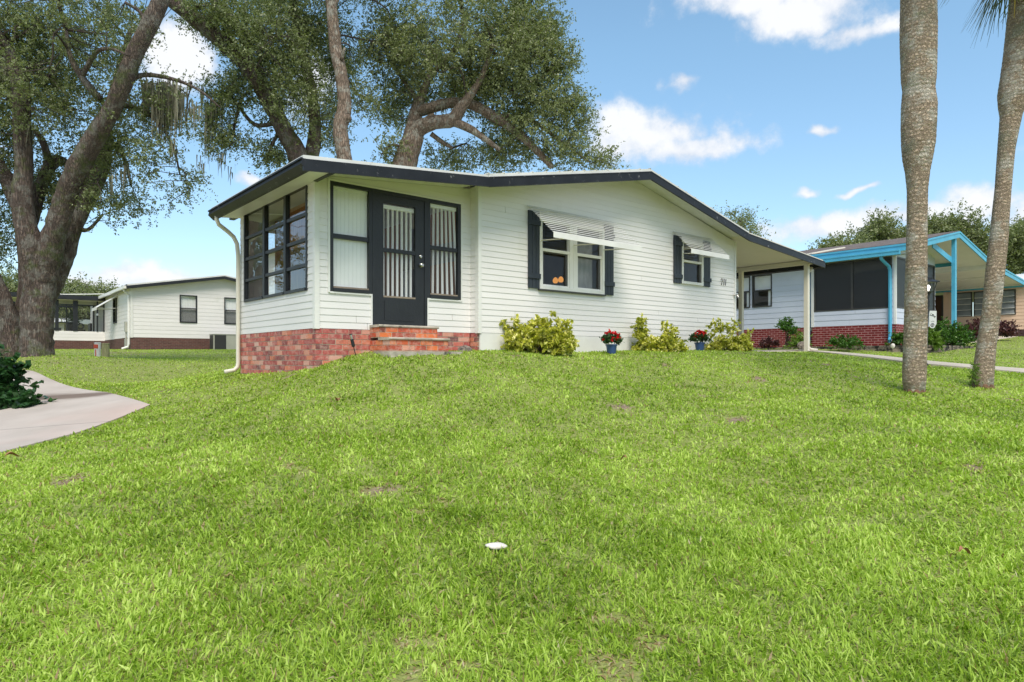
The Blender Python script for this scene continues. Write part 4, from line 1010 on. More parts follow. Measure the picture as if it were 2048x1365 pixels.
def bgtree(label, px, py_top, py_bot, rx, Y, n, per, leafsize, spread, seed, leaf='farleaf', group='trees beyond the neighbouring houses'):
    base = PX(px, 700, Y); h0 = .3; w = 26 * 25 / Y
    cy, ry = (py_top + py_bot) / 2, (py_bot - py_top) / 2
    r_ = random.Random(seed); blobs = [(px, cy, rx * .62, ry * .72, 0, rx * Y / FPX * .6)]
    for k in range(7):
        a = k / 7 * 6.283 + r_.uniform(-.3, .3); blobs.append((px + math.cos(a) * rx * .58, cy - math.sin(a) * ry * .55, rx * r_.uniform(.28, .42), ry * r_.uniform(.30, .45), r_.uniform(-1, 1), rx * Y / FPX * .35))
    tree('oak_tree', label, 'tree', Y, (base.x, base.y, h0), [[(px, 706, 0, w * 1.3), (px + 2, (py_bot + 700) / 2, 0, w), (px - 3, py_bot - 8, 0, w * .8), (px + 4, cy, 0, w * .5), (px, py_top + ry * .5, 0, w * .25)],
         [(px, py_bot - 5, 0, w * .5), (px - rx * .4, cy, .4, w * .25)], [(px, py_bot - 12, 0, w * .5), (px + rx * .42, cy - 3, -.4, w * .25)]],
         blobs, n, per, leafsize, spread, M['twig'], M[leaf], group, thr=.33, twigs=.15, nsec=14, seed=seed, smin=1.5)
bgtree('rounded oak far behind the blue trimmed roof, nearest the carport', 1690, 470, 560, 62, 50, 240, 84, .20, .9, 21)
bgtree('tall rounded oak directly left of the straight palm trunk', 1775, 432, 560, 78, 54, 420, 84, .22, 1.0, 22)
bgtree('broad oak between the two palm trunks behind the blue roof ridge', 1900, 424, 560, 88, 52, 480, 84, .21, 1.0, 23)
bgtree('oak at the far right edge beside the leaning palm', 2058, 440, 560, 66, 46, 340, 84, .19, .95, 24)
bgtree('sparse treetop just clearing the dark carport fascia', 1478, 412, 520, 56, 40, 90, 56, .13, .75, 25)
bgtree('pale green tree behind the left house and its screened porch', 165, 558, 672, 70, 62, 330, 84, .24, 1.1, 26)
bgtree('small pale tree touching the corner of the left house roof', 226, 566, 672, 30, 66, 120, 70, .22, 1.0, 27)
bgtree('dark tree filling the gap left of the big oak trunk', 15, 540, 690, 75, 48, 260, 84, .20, 1.0, 28)

# ---------------------------------------------------------------- palms
def palm(label, Y, prof, lean_top, seed):
    r_ = random.Random(seed); sc = Y / FPX
    ys = [p[0] for p in prof]; base = PX((prof[-1][1] + prof[-1][2]) / 2, prof[-1][0], Y)
    hz = H(base.x, base.y); root = thing('palm_tree', label, 'palm', (base.x, base.y, hz), 'cabbage palms on the front lawn')
    prof = sorted(prof); rings = []; n = 28; py = prof[-1][0] + 8; top = prof[0][0]; k = 0
    ph = [r_.uniform(0, 6.28) for _ in range(4)]
    while py > top:
        xa = np.interp(py, [p[0] for p in prof], [p[1] for p in prof]); xb = np.interp(py, [p[0] for p in prof], [p[2] for p in prof])
        c = PX((xa + xb) / 2, py, Y); r0 = (xb - xa) / 2 * sc; scar = (1, 1.006, 1.003, .997)[k % 4]
        rr = [r0 * scar * (1 + .012 * math.sin(3 * a + ph[0] + py * .02) + .008 * math.sin(7 * a + ph[1] - py * .05) + r_.uniform(-.008, .008)) for a in (2 * math.pi * j / n for j in range(n))]
        rings.append([(c.x + math.cos(2 * math.pi * j / n) * rr[j], c.y + math.sin(2 * math.pi * j / n) * rr[j], c.z + .012 * math.sin(2 * math.pi * j / n * 2 + py * .01)) for j in range(n)])
        py -= 2.6 if py > -20 else 5; k += 1
    mb = MB(); mb.loops(rings); mb.build('trunk', M['palmbark'], root, smooth=True)
    rt = MB(); r1 = (prof[-1][2] - prof[-1][1]) / 2 * sc; b_ = Vector(base)
    rt.loops([[(base.x + math.cos(a) * rr * (1 + .06 * math.sin(9 * a)), base.y + math.sin(a) * rr * (1 + .06 * math.sin(9 * a)), hz + dz) for a in (2 * math.pi * j / 28 for j in range(28))] for dz, rr in ((-.05, r1 * 1.10), (.0, r1 * 1.07), (.04, r1 * 1.02), (.07, r1 * .9))])
    rt.build('root_collar', M['rootmat'], root)
    tp = PX((prof[0][1] + prof[0][2]) / 2, prof[0][0], Y)
    for k in range(22):      # fan fronds: stalk and folded leaflets
        az = k * 2.4 + r_.uniform(-.2, .2); el = r_.uniform(-.75, 1.1) if k > 5 else r_.uniform(-1.0, -.5)
        d = Vector((math.cos(az) * math.cos(el), math.sin(az) * math.cos(el), math.sin(el))); fm = MB(); L = r_.uniform(.75, 1.0)
        p1 = tp + d * L * .5; p2 = tp + d * L + Vector((0, 0, -.12)); fm.tube([tp, p1, p2], [.022, .018, .012], 5)
        side = d.cross(Vector((0, 0, 1))); side = side.normalized() if side.length > .1 else Vector((1, 0, 0)); upv = side.cross(d).normalized(); q = r_.random()
        for j in range(34):
            a = (j / 33 - .5) * 3.6; dd = (d * math.cos(a) + side * math.sin(a)).normalized(); ll = r_.uniform(.65, .95) * (1 - .25 * abs(j / 33 - .5)); w = side * math.cos(a) - d * math.sin(a)
            x0 = p2; x1 = p2 + dd * ll * .55 + Vector((0, 0, -.06)) + upv * .03 * (-1) ** j; x2 = p2 + dd * ll + Vector((0, 0, -.30 - .1 * r_.random())); ww = .016
            fm.poly([x0 - w * .004, x0 + w * .004, x1 + w * ww, x1 - w * ww], q); fm.poly([x1 - w * ww, x1 + w * ww, x2 + w * .003, x2 - w * .003], q if r_.random() > .1 else .95)
        fm.build('frond', M['palmfrond'], root)
    return root, base
palm('straight thick palm trunk with a swollen upper half, standing left of the leaning one', 10.0,
     [(-330, 1806, 1866), (-200, 1803, 1868), (0, 1805, 1869), (60, 1804, 1870), (100, 1804, 1869), (160, 1806, 1868), (180, 1809, 1866), (212, 1807, 1870), (250, 1806, 1869), (290, 1807, 1867), (320, 1809, 1862), (345, 1813, 1857), (380, 1816, 1853), (440, 1816, 1852), (560, 1813, 1852), (640, 1811, 1852), (700, 1809, 1851), (740, 1807, 1850), (765, 1807, 1849), (783, 1811, 1847)], 0, 1)
palm('slender palm trunk leaning to the right with a green fern at its foot', 10.8,
     [(-170, 2050, 2104), (0, 2024, 2084), (60, 2018, 2076), (100, 2013, 2070), (150, 2006, 2062), (190, 2000, 2055), (212, 2001, 2049), (235, 2003, 2040), (300, 1998, 2028), (380, 1992, 2020), (480, 1981, 2013), (540, 1974, 2007), (620, 1967, 1999), (700, 1955, 1989), (745, 1948, 1985), (772, 1946, 1983)], 1, 2)

# ---------------------------------------------------------------- plants
def bush(name, label, cat, c, rad, n, per, size, mat, group=None, spread=.11, aspect=.45, sprays=6, tufts=(), stems=14, up=.4, seed=1, lift=.1, follow=.8, tl=1.0, box=0):
    """c: centre on the ground; rad: half widths (x, y) and height"""
    r_ = np.random.default_rng(seed); root = thing(name, label, cat, (c[0], c[1], c[2]), group)
    q = unit(r_.normal(0, 1, (n, 3))) * (r_.random((n, 1)) ** .33); q[:, 2] = np.abs(q[:, 2])
    if box: q = np.sign(q) * np.abs(q) ** (1 - .5 * box) * .93
    P_ = np.array(c) + q * np.array([rad[0], rad[1], rad[2] * (1 - lift)]) + np.array([0, 0, rad[2] * lift])
    nz = noise3(P_ + 40 + seed, 3.2); P_[:, 2] += (nz - .5) * rad[2] * .35
    for dx, dy, dz, k in tufts: P_ = np.vstack([P_, np.array(c) + np.array([dx, dy, dz]) + r_.normal(0, .07, (k, 3))])
    st = MB()
    for k in range(stems):
        e = P_[r_.integers(len(P_))]; b_ = np.array(c) + np.array([r_.uniform(-.3, .3) * rad[0], r_.uniform(-.3, .3) * rad[1], -.03])
        st.tube([b_, (b_ + e) / 2 + r_.normal(0, .03, 3), e], [.012 * tl, .009 * tl, .005 * tl], 5)
    if stems: st.build('stems', M['twig'], root)
    leaves(P_, per, spread, size, 'foliage', M[mat], root, sprays=sprays, aspect=aspect, up=up, follow=follow)
    return root
def onground(a, b, org=P0): q = HP(a, b, org); return (q.x, q.y, H(q.x, q.y) - .01)
YG = 'variegated shrubs along the white wall'
bush('variegated_shrub', 'widest yellow and green variegated shrub, below the double window', 'shrub', onground(1.02, -.44), (.66, .32, .46), 240, 54, .10, 'yellowleaf', YG, .10, .42, 6, [(.14, 0, .58, 4), (-.52, 0, .50, 5), (-.1, 0, .56, 4), (.5, 0, .45, 5)], seed=2, box=.6)
bush('variegated_shrub', 'lower yellow variegated shrub between the two flower pots, with one tall shoot at its left', 'shrub', onground(4.32, -.5), (.52, .32, .34), 120, 54, .095, 'yellowleaf', YG, .10, .42, 6, [(-.46, -.05, .54, 9), (-.44, -.05, .36, 8), (.18, 0, .44, 5)], seed=3, box=.5)
bush('variegated_shrub', 'thin yellow variegated shrub at the right corner of the wall, beside the carport post', 'shrub', onground(6.75, -.55), (.54, .34, .34), 90, 52, .092, 'yellowleaf', YG, .11, .42, 6, [(-.15, 0, .58, 6), (.12, 0, .52, 5), (.42, 0, .34, 6), (-.4, 0, .46, 4)], seed=4, box=.4)
def flowerpot(label, a, b, seed, fx=0):
    c = onground(a, b); root = thing('flower_pot', label, 'flower pot', c, 'blue pots of red flowers by the white wall')
    mb = MB(); n = 24
    prof = [(.075, 0), (.085, .03), (.105, .165), (.118, .17), (.118, .195), (.108, .195), (.10, .175), (.0, .17)]
    mb.loops([[(c[0] + math.cos(t) * r_, c[1] + math.sin(t) * r_, c[2] + z) for t in (2 * math.pi * j / n for j in range(n))] for r_, z in prof]); mb.build('pot', M['potblue'], root, smooth=False)
    r_ = np.random.default_rng(seed); q = unit(r_.normal(0, 1, (46, 3))); q[:, 2] = np.abs(q[:, 2]) - .12
    ctr = np.array([c[0] + fx, c[1], c[2] + .26])
    leaves(ctr + q * [.17, .17, .13], 26, .06, .06, 'foliage', M['potleaf'], root, sprays=5, aspect=.6, up=.3)
    q = unit(r_.normal(0, 1, (30, 3))); q[:, 2] = np.abs(q[:, 2]) + .1; leaves(ctr + q * [.17, .17, .175], 15, .028, .042, 'blossom', M['petal'], root, sprays=5, aspect=.9, up=.6)
flowerpot('blue pot of dark red flowers between the widest shrub and the next one', 2.88, -.45, 5)
flowerpot('blue pot of bright red flowers tucked into the shrubs near the wall corner', 5.72, -.5, 6)
c = PX(-44, 760, 11.0); zc = H(c.x, c.y)
bush('climbing_shrub', 'dark green large leaved shrub spilling onto the driveway at the left edge', 'shrub', (c.x - .1, c.y, zc), (.72, .5, 1.08), 140, 42, .13, 'vineleaf', None, .20, .72, 6, [(.95, -.1, .12, 5), (.75, -.05, .10, 6), (.6, 0, .3, 6), (.5, 0, .62, 4)], stems=20, up=.7, seed=9, follow=.3)
Q = lambda px, Y: (PX(px, 700, Y).x, Y, H(PX(px, 700, Y).x, Y))
def Qz(px, py, Y): p = PX(px, py, Y); return (p.x, p.y, p.z)
bush('hedge', 'clipped dense green hedge right of the lamp post', 'hedge', Qz(1893, 693, 22.2), (.88, .5, .80), 200, 60, .07, 'greenleaf', None, .13, .55, 6, stems=6, seed=31)
bush('round_shrub', 'round clipped shrub at the foot of the blue downspout', 'shrub', Qz(1800, 693, 21.0), (.36, .35, .50), 60, 56, .065, 'greenleaf', None, .11, .55, 6, stems=5, seed=32)
bush('low_shrub', 'low spreading shrub under the left end of the black screens', 'shrub', Qz(1690, 693, 21.3), (.52, .4, .32), 60, 56, .07, 'greenleaf', None, .12, .5, 6, stems=5, seed=33)
bush('low_shrub', 'reddish low shrub seen through the carport', 'shrub', Qz(1537, 694, 22.5), (.33, .3, .30), 40, 50, .06, 'purpleleaf', None, .10, .5, 6, stems=5, seed=34)
bush('low_shrub', 'light green top of the thin stemmed shrub seen through the carport', 'shrub', Qz(1575, 693, 22.0), (.34, .3, .86), 44, 50, .07, 'greenleaf', None, .10, .5, 6, stems=14, seed=35, lift=.6)
bush('fern', 'bright fern clump just left of the front carport post', 'fern', Qz(1600, 694, 21.0), (.28, .25, .36), 24, 40, .16, 'fernleaf', None, .16, .2, 6, stems=0, seed=36, follow=2)
bush('fern', 'tall feathery fern behind the lamp post', 'fern', Qz(1862, 693, 20.6), (.20, .2, .5), 34, 40, .20, 'fernleaf', None, .18, .18, 6, stems=3, seed=37, follow=2)
bush('purple_shrub', 'dark purple shrub left of the leaning palm, before the peach wall', 'shrub', Qz(1954, 676, 27), (.52, .45, .72), 70, 52, .085, 'purpleleaf', 'purple shrubs before the peach wall', .14, .5, 6, seed=38)
bush('purple_shrub', 'dark purple shrub right of the leaning palm, before the peach wall', 'shrub', Qz(2012, 673, 27), (.46, .45, .66), 64, 52, .085, 'purpleleaf', 'purple shrubs before the peach wall', .14, .5, 6, seed=39)
p_ = PX(1947, 772, 10.7)
bush('fern', 'small green fern clinging to the foot of the leaning palm', 'fern', (p_.x, p_.y - .02, H(p_.x, p_.y) + .02), (.05, .06, .42), 18, 22, .06, 'fernleaf', None, .06, .25, 6, stems=6, seed=40, follow=1, tl=.5)

# ---------------------------------------------------------------- the blue trimmed house on the right
def blue_house():
    g = HP(4, 5, N0); root = thing('blue_trimmed_house', 'pale blue sided house with sky blue fascia, black porch screens and red painted brick base', 'house', (g.x, g.y, .45))
    FL = frame_left(0, 0, N0); FL2 = frame_left(.10, 0, N0); FF = frame_u(0, 0, N0)
    b = MB()
    for fr, s0, s1 in ((FL, 0, 2.76), (FL2, 2.76, 12), (FF, 0, 3.6)): rect(fr, b, s0, s1, -.1, 1.18, .01)
    rect(Fr(HP(3.6, 0, N0), V, U), b, 0, 3, -.1, 1.18, 0); rect(frame_left(8.2, 0, N0), b, 3.0, 12, -.1, 1.18, 0)
    b.build('brick_base', M['redbrick'], root, uvs=True)
    w = MB(); E = .198
    lap(w, FL, [(0, 1.18), (2.76, 1.18), (2.76, 3.42), (0, 3.42)], E, [(.10, 2.70, 1.71, 3.42)], .012)
    lap(w, FL2, [(2.76, 1.18), (12, 1.18), (12, 3.42), (2.76, 3.42)], E, [(4.36, 5.18, 2.02, 3.26), (5.26, 6.08, 2.02, 3.26)], .012)
    lap(w, FF, [(0, 1.18), (3.6, 1.18), (3.6, 3.42), (0, 3.42)], E, [(.08, 3.55, 1.71, 3.42)], .012)
    FR3 = Fr(HP(3.6, 0, N0), V, U); lap(w, FR3, [(0, 1.18), (3, 1.18), (3, 3.42), (0, 3.42)], E, [(.1, 2.9, 1.71, 3.42)], .012)
    lap(w, frame_u(0, 3.0, N0), [(0, .5), (8.2, .5), (8.2, 3.5), (4.1, 4.4), (0, 3.5)], E, (), .012)
    lap(w, Fr(HP(8.2, 3.0, N0), V, U), [(0, .5), (9, .5), (9, 3.6), (0, 3.6)], E, (), .012)
    lap(w, Fr(HP(0, 12, N0), U, V), [(0, .5), (8.2, .5), (8.2, 3.5), (4.1, 4.4), (0, 3.5)], E, (), .012)
    w.build('wall', M['bsiding'], root)
    c = MB(); c.box(FL, 2.70, 2.80, -.02, .025, 1.17, 3.42); c.box(FL, -.02, .05, -.06, .022, 1.17, 3.42); c.build('corner_board', M['trim'], root)
    # screens
    for fr, a0, a1, ms in ((FL, .10, 2.70, (1.38,)), (FF, .08, 3.55, (1.8,)), (FR3, .1, 2.9, (1.5,))):
        f = MB(); f.box(fr, a0, a0 + .05, -.03, .02, 1.71, 3.40); f.box(fr, a1 - .05, a1, -.03, .02, 1.71, 3.40)
        for m_ in ms: f.box(fr, m_ - .035, m_ + .035, -.03, .022, 1.71, 3.40)
        f.box(fr, a0 + .05, a1 - .05, -.03, .018, 1.71, 1.76); f.box(fr, a0 + .05, a1 - .05, -.03, .018, 3.35, 3.40)
        for z in (2.15, 2.85): f.box(fr, a0 + .05, a1 - .05, -.05, -.03, z - .01, z + .01)
        fo = f.build('screen_frame', M['bframe'], root); s = MB(); flip_rect(s, fr, a0 + .05, a1 - .05, 1.76, 3.35, -.01); s.build('screen', M['screen'], fo)
    i = MB(); i.box(FF, .05, 3.55, -3, -.05, 1.05, 1.15); i.box(FF, .6, 2.4, -1.4, -1.2, 1.15, 2.05); i.box(FF, .4, 1.2, -1.8, -.8, 1.15, 1.6); i.build('porch_floor', M['inner'], root)
    # windows on the long wall
    for s0 in (4.36, 5.26):
        wo = window(root, FL2, s0, s0 + .82, 2.02, 3.26, .045, rails=(2.66,), fmat='bframe', proud=.03, bar=.05)
        cu = MB(); cu.box(FL2, s0 + .045, s0 + .775, -.12, -.11, 2.68, 3.22); cu.box(FL2, s0 + .05, s0 + .20, -.10, -.08, 2.07, 2.66); cu.build('pane_backing', M['blind'], wo)
    i = MB(); i.box(FL2, 3.5, 7, -1.6, -1.5, 1.2, 3.4); i.build('inner_wall', M['inner'], root)
    # big roof, fascia, ceiling
    prof = [(-.35, 3.72), (4.17, 4.64), (7.95, 3.91), (13.3, 3.47)]
    r_ = MB(); slab(r_, N0, [(a, z + .03) for a, z in prof[:3]], -.58, 12.4, .06); ro = r_.build('roof', M['shingle'], root)
    r_ = MB(); slab(r_, N0, [(a, z + .02) for a, z in prof[2:]], -.58, 12.4, .06); r_.build('carport_roof', M['roofwhite'], root)
    r_ = MB(); slab(r_, N0, [(-.3, 3.66), (4.17, 4.566), (7.95, 3.83), (13.2, 3.395)], -.57, 12.3, .05); r_.build('ceiling', M['plaster'], root)
    hp = MB(); f = frame_left(-.36, 0, N0); hp.hexa([(*HP(-.34, 2.6, N0), 3.75), (*HP(.9, 2.0, N0), 4.02), (*HP(.9, 2.22, N0), 4.02), (*HP(-.34, 2.8, N0), 3.75), (*HP(-.34, 2.6, N0), 3.79), (*HP(.9, 2.0, N0), 4.06), (*HP(.9, 2.22, N0), 4.06), (*HP(-.34, 2.8, N0), 3.79)]); hp.build('ridge_cap', M['cream'], ro)
    fa = MB(); rake(fa, N0, prof, -.58, .22, .035); rake(fa, N0, prof, -.615, .06, .018, dz=.002)
    fa.box(f, -.615, 12.4, .0, .035, 3.50, 3.72); fa.box(f, -.615, 12.4, .035, .055, 3.66, 3.72); fa.build('fascia', M['blue'], root)
    gt = MB(); gt.box(f, -.30, 12.3, .036, .14, 3.38, 3.52); gt.box(f, -.30, 12.3, .14, .155, 3.49, 3.53); gt.build('gutter', M['blue'], root)
    sf = MB(); sf.box(frame_left(-.33, 0, N0), -.55, 12.3, -.33, 0, 3.415, 3.44); sf.build('soffit', M['bsiding'], root)
    # the small gable over the screened porch
    r_ = MB(); slab(r_, N0, [(-.28, 3.60), (2.0, 4.02), (4.25, 3.60)], -.42, 2.9, .05); r_.build('porch_ceiling', M['plaster'], root)
    fa = MB(); rake(fa, N0, [(2.0, 4.04), (4.25, 3.62)], -.42, .20, .035); fa.box(frame_left(4.25, 0, N0), -.45, 2.9, -.03, 0, 3.42, 3.60); fa.build('porch_fascia', M['blue'], root)
    ga = MB(); z = lambda a: 3.56 + a * .195 if a < 2 else 4.0 - (a - 2) * .187
    ga.poly([FF.p(0, .0, 3.40), FF.p(3.6, .0, 3.40), FF.p(3.6, .0, z(3.6) - .03), FF.p(2, 0, 3.96), FF.p(0, 0, 3.54)]); ga.build('gable_panel', M['bsiding'], root)
    # posts and beams of the open part
    for a, b_ in ((3.95, -.5), (12.7, 4), (12.7, 9)):
        x = HP(a, b_, N0); p = MB(); p.box(frame_u(a, b_, N0), -.08, .08, -.06, .06, H(x.x, x.y) - .1, 4.54 if a < 5 else 3.36); p.build('porch_post', M['blue'], root)
    bm_ = MB(); bm_.box(frame_left(7.95, 0, N0), -.5, 12, -.06, .06, 3.62, 3.82); bm_.box(frame_left(10.4, 0, N0), -.5, 12, -.03, .03, 3.52, 3.58); bm_.build('ceiling_beam', M['plaster'], root)
    bm_ = MB(); bm_.box(frame_left(12.8, 0, N0), -.55, 12, -.05, .05, 3.24, 3.36); bm_.build('carport_beam', M['blue'], root)
    # downspouts
    d = MB(); q = lambda s, o_, z_: FL.p(s, o_, z_)
    d.tube([q(.28, .42, 3.40), q(.28, .40, 3.30), q(.22, .25, 3.18), q(.16, .12, 3.08), q(.14, .07, 2.95), q(.14, .06, 2), q(.14, .06, .75), q(.14, .10, .66), q(.10, .22, .60)], .055, 8); d.build('downspout', M['blue'], root)
    d = MB(); d.tube([FL2.p(2.92, .06, 3.4), FL2.p(2.92, .06, 2), FL2.p(2.92, .06, .55)], .05, 8); d.build('downspout', M['blue'], root)
blue_house()

def peach_house():
    a0 = 12.94 ; g = HP(a0 + 4, 5, N0); root = thing('peach_house', 'peach sided house with louvered windows at the right edge, beyond the blue carport', 'house', (g.x, g.y, 1.1))
    FL = frame_left(a0, 0, N0); E = .155
    b = MB(); b.box(FL, -.7, 12, -.1, -.0, .4, 1.36); b.build('base', M['purplebase'], root)
    w = MB(); lap(w, FL, [(-.7, 1.36), (2.6, 1.36), (2.6, 3.30), (-.7, 3.30)], E, [(-.25, 2.22, 2.03, 3.18)], .012)
    lap(w, FL, [(3.6, 1.36), (12, 1.36), (12, 3.3), (3.6, 3.3)], E); lap(w, frame_u(a0, -.7, N0), [(0, 1.36), (8, 1.36), (8, 3.3), (4, 4.1), (0, 3.3)], E)
    w.build('wall', M['peach'], root)
    c = MB(); c.box(FL, -.74, -.62, -.1, .03, 1.3, 3.3); c.box(FL, 2.52, 2.62, -.1, .03, 1.3, 3.3); c.build('corner_board', M['peach'], root)
    for s0, s1 in ((-.25, .55), (.60, 1.38), (1.43, 2.22)):
        f = MB(); f.box(FL, s0, s0 + .05, -.05, .03, 2.03, 3.18); f.box(FL, s1 - .05, s1, -.05, .03, 2.03, 3.18); f.box(FL, s0 + .05, s1 - .05, -.05, .03, 2.03, 2.07); f.box(FL, s0 + .05, s1 - .05, -.05, .03, 3.14, 3.18)
        fo = f.build('window', M['bframe'], root)
        lv = MB()
        for k in range(4):
            z0 = 2.07 + k * .2675
            lv.hexa([FL.p(s0 + .05, .05, z0), FL.p(s1 - .05, .05, z0), FL.p(s1 - .05, .044, z0), FL.p(s0 + .05, .044, z0), FL.p(s0 + .05, -.03, z0 + .285), FL.p(s1 - .05, -.03, z0 + .285), FL.p(s1 - .05, -.036, z0 + .285), FL.p(s0 + .05, -.036, z0 + .285)])
        lv.build('louvers', M['louver'], fo)
        ed = MB()
        for k in range(4): ed.box(FL, s0 + .05, s1 - .05, .05, .062, 2.06 + k * .2675, 2.085 + k * .2675)
        ed.build('louver_rail', M['trim'], fo)
    dr = MB(); dr.box(FL, 2.66, 3.56, -.12, -.06, 1.0, 3.05); dr.build('door', M['brown'], root)
    df = MB(); df.box(FL, 2.62, 2.70, -.1, .02, .9, 3.12); df.box(FL, 3.52, 3.6, -.1, .02, .9, 3.12); df.box(FL, 2.7, 3.52, -.1, .02, 3.05, 3.12); df.build('door_frame', M['bframe'], root)
    r_ = MB(); slab(r_, N0, [(a0 - .25, 3.42), (a0 + 4, 4.25), (a0 + 8.2, 3.42)], -1.1, 12.4, .12); r_.build('roof', M['roofwhite'], root)
M['purplebase'] = surf('dark_brown_base', (.09, .045, .05), (.06, .03, .035), 4, .8)
peach_house()

def edging():
    path = [(15.5, 8.5), (15.5, -.8), (15.62, -1.35), (15.95, -1.72), (16.5, -1.86), (19.3, -1.9), (19.9, -1.75), (20.25, -1.3)]
    g = HP(16.3, -.9); root = thing('garden_edging', 'low stacked block edging round the planting bed of the blue trimmed house', 'edging', (g.x, g.y, .2))
    P_ = [HP(*p) for p in path]; mb = MB()
    L = [0]
    for a, b in zip(P_, P_[1:]): L.append(L[-1] + (b - a).length)
    def at(s):
        k = max(i for i in range(len(L)) if L[i] <= s + 1e-6); k = min(k, len(P_) - 2); t = (s - L[k]) / (L[k + 1] - L[k]); return P_[k].lerp(P_[k + 1], t), (P_[k + 1] - P_[k]).normalized()
    for row in range(3):
        s = .0 + (.15 if row % 2 else 0)
        while s < L[-1] - .32:
            (p, d), (p2, _) = at(s + .005), at(s + .295); d = (p2 - p).normalized(); n = Vector((d.y, -d.x)); h = H(p.x, p.y); zt = .452 - row * .082 - random.uniform(0, .006)
            fr = Fr(p, d, n); mb.box(fr, 0, (p2 - p).length, -.10, .0 + random.uniform(-.008, .008) + .008 * row, zt - .076, zt, random.random()); s += .30
    mb.build('blocks', M['block'], root)
    so = MB(); loop = [HP(a, b) for a, b in path] + [HP(20.4, -.45), HP(16.9, -.45), HP(16.9, 8.5)]
    so.poly([(p.x, p.y, .40) for p in loop]); so.build('soil', M['dirt'], root)
edging()

def lamp_post():
    b_ = PX(1850, 735, 14.5); hz = H(b_.x, b_.y); t = PX(1856.5, 575, 14.5)
    root = thing('lamp_post', 'black garden lamp post with a lit lantern half hidden by the straight palm', 'lamp post', (b_.x, b_.y, hz))
    f = lambda z: (b_.x + (t.x - b_.x) * (z - hz) / (t.z - hz), b_.y, z)
    p = MB(); p.tube([f(hz - .1), f(hz + .05), f(hz + .06), f(t.z - .42), f(t.z - .41), f(t.z - .3), f(t.z - .29), f(t.z - .16), f(t.z - .155), f(t.z - .11)], [.06, .06, .035, .035, .045, .045, .032, .040, .052, .06], 12); p.build('pole', M['black'], root)
    def sq(z, r_): return [(t.x + dx * r_, t.y + dy * r_, z) for dx, dy in ((-1, -1), (1, -1), (1, 1), (-1, 1))]
    cg = MB()
    for dx, dy in ((-1, -1), (1, -1), (1, 1), (-1, 1)): cg.tube([(t.x + dx * .07, t.y + dy * .07, t.z - .11), (t.x + dx * .115, t.y + dy * .115, t.z + .10)], .009, 5)
    cg.loops([sq(t.z - .115, .075), sq(t.z - .10, .08)]); cg.loops([sq(t.z + .10, .155), sq(t.z + .115, .155), sq(t.z + .16, .07), sq(t.z + .165, .055), sq(t.z + .21, .055), sq(t.z + .215, .05)]); lo = cg.build('lantern', M['black'], root)
    gl = MB(); gl.loops([sq(t.z - .10, .072), sq(t.z + .10, .112)], cap=False); gl.build('pane', M['glass'], lo)
    bl = MB(); bl.tube([(t.x, t.y, t.z - .08), (t.x, t.y, t.z - .03), (t.x, t.y, t.z), (t.x, t.y, t.z + .03), (t.x, t.y, t.z + .05)], [.015, .03, .042, .03, .01], 10); bl.build('bulb', M['bulb'], lo, smooth=True)
    # the plaque that hangs from it
    x0, z1, z0 = PX(1857, 0, 14.45).x, PX(0, 622, 14.45).z, PX(0, 657, 14.45).z; w = .155; y = 14.42
    sroot = thing('hanging_sign', 'white round bottomed plaque with a bird on a branch, hung on the lamp post', 'sign', (x0 + w / 2, y, z0))
    pl = MB(); out = [(x0 + .01, z1), (x0 + w, z1 - .005), (x0 + w, z0 + .09)] + [(x0 + w / 2 - .012 + math.cos(a) * .066, z0 + .066 + math.sin(a) * .066) for a in np.linspace(0, -math.pi, 12)] + [(x0, z0 + .2)]
    pl.loops([[(a, y, z) for a, z in out], [(a, y + .012, z) for a, z in out]]); po = pl.build('plaque', M['sign'], sroot)
    dr = MB(); zz = z1 - .11; yy = y - .003
    dr.tube([(x0 + .01, yy, zz + .01), (x0 + .07, yy, zz - .003), (x0 + .14, yy, zz - .02)], .005, 5)
    dr.tube([(x0 + .055, yy, zz + .008), (x0 + .068, yy, zz + .03), (x0 + .085, yy, zz + .022), (x0 + .10, yy, zz + .002)], [.004, .011, .009, .003], 6)
    dr.tube([(x0 + .02, yy, zz + .012), (x0 + .03, yy, zz + .045), (x0 + .05, yy, zz + .055)], .003, 4); dr.tube([(x0 + .1, yy, zz - .01), (x0 + .115, yy, zz - .045)], .004, 4)
    cxx, czz = x0 + w / 2 - .012, z0 + .068
    dr.tube([(cxx + math.cos(a) * .036, yy, czz + math.sin(a) * .036) for a in np.linspace(0, 2 * math.pi, 20)], .005, 5, cap=False)
    dr.tube([(cxx + math.cos(a) * .012 , yy, czz + math.sin(a) * .022) for a in np.linspace(0, 2 * math.pi, 14)], .004, 5, cap=False)
    dr.tube([(x0 + .04 + math.cos(a) * .03 + .03, yy, z0 + .135 + math.sin(a) * .018) for a in np.linspace(.1, math.pi - .1, 8)], .003, 4); dr.build('drawing', M['black'], po)
    br = MB(); br.tube([(x0 - .06, y + .01, z1 + .005), (x0 + w, y + .01, z1 + .005)], .006, 5); br.build('bracket', M['black'], sroot)
lamp_post()

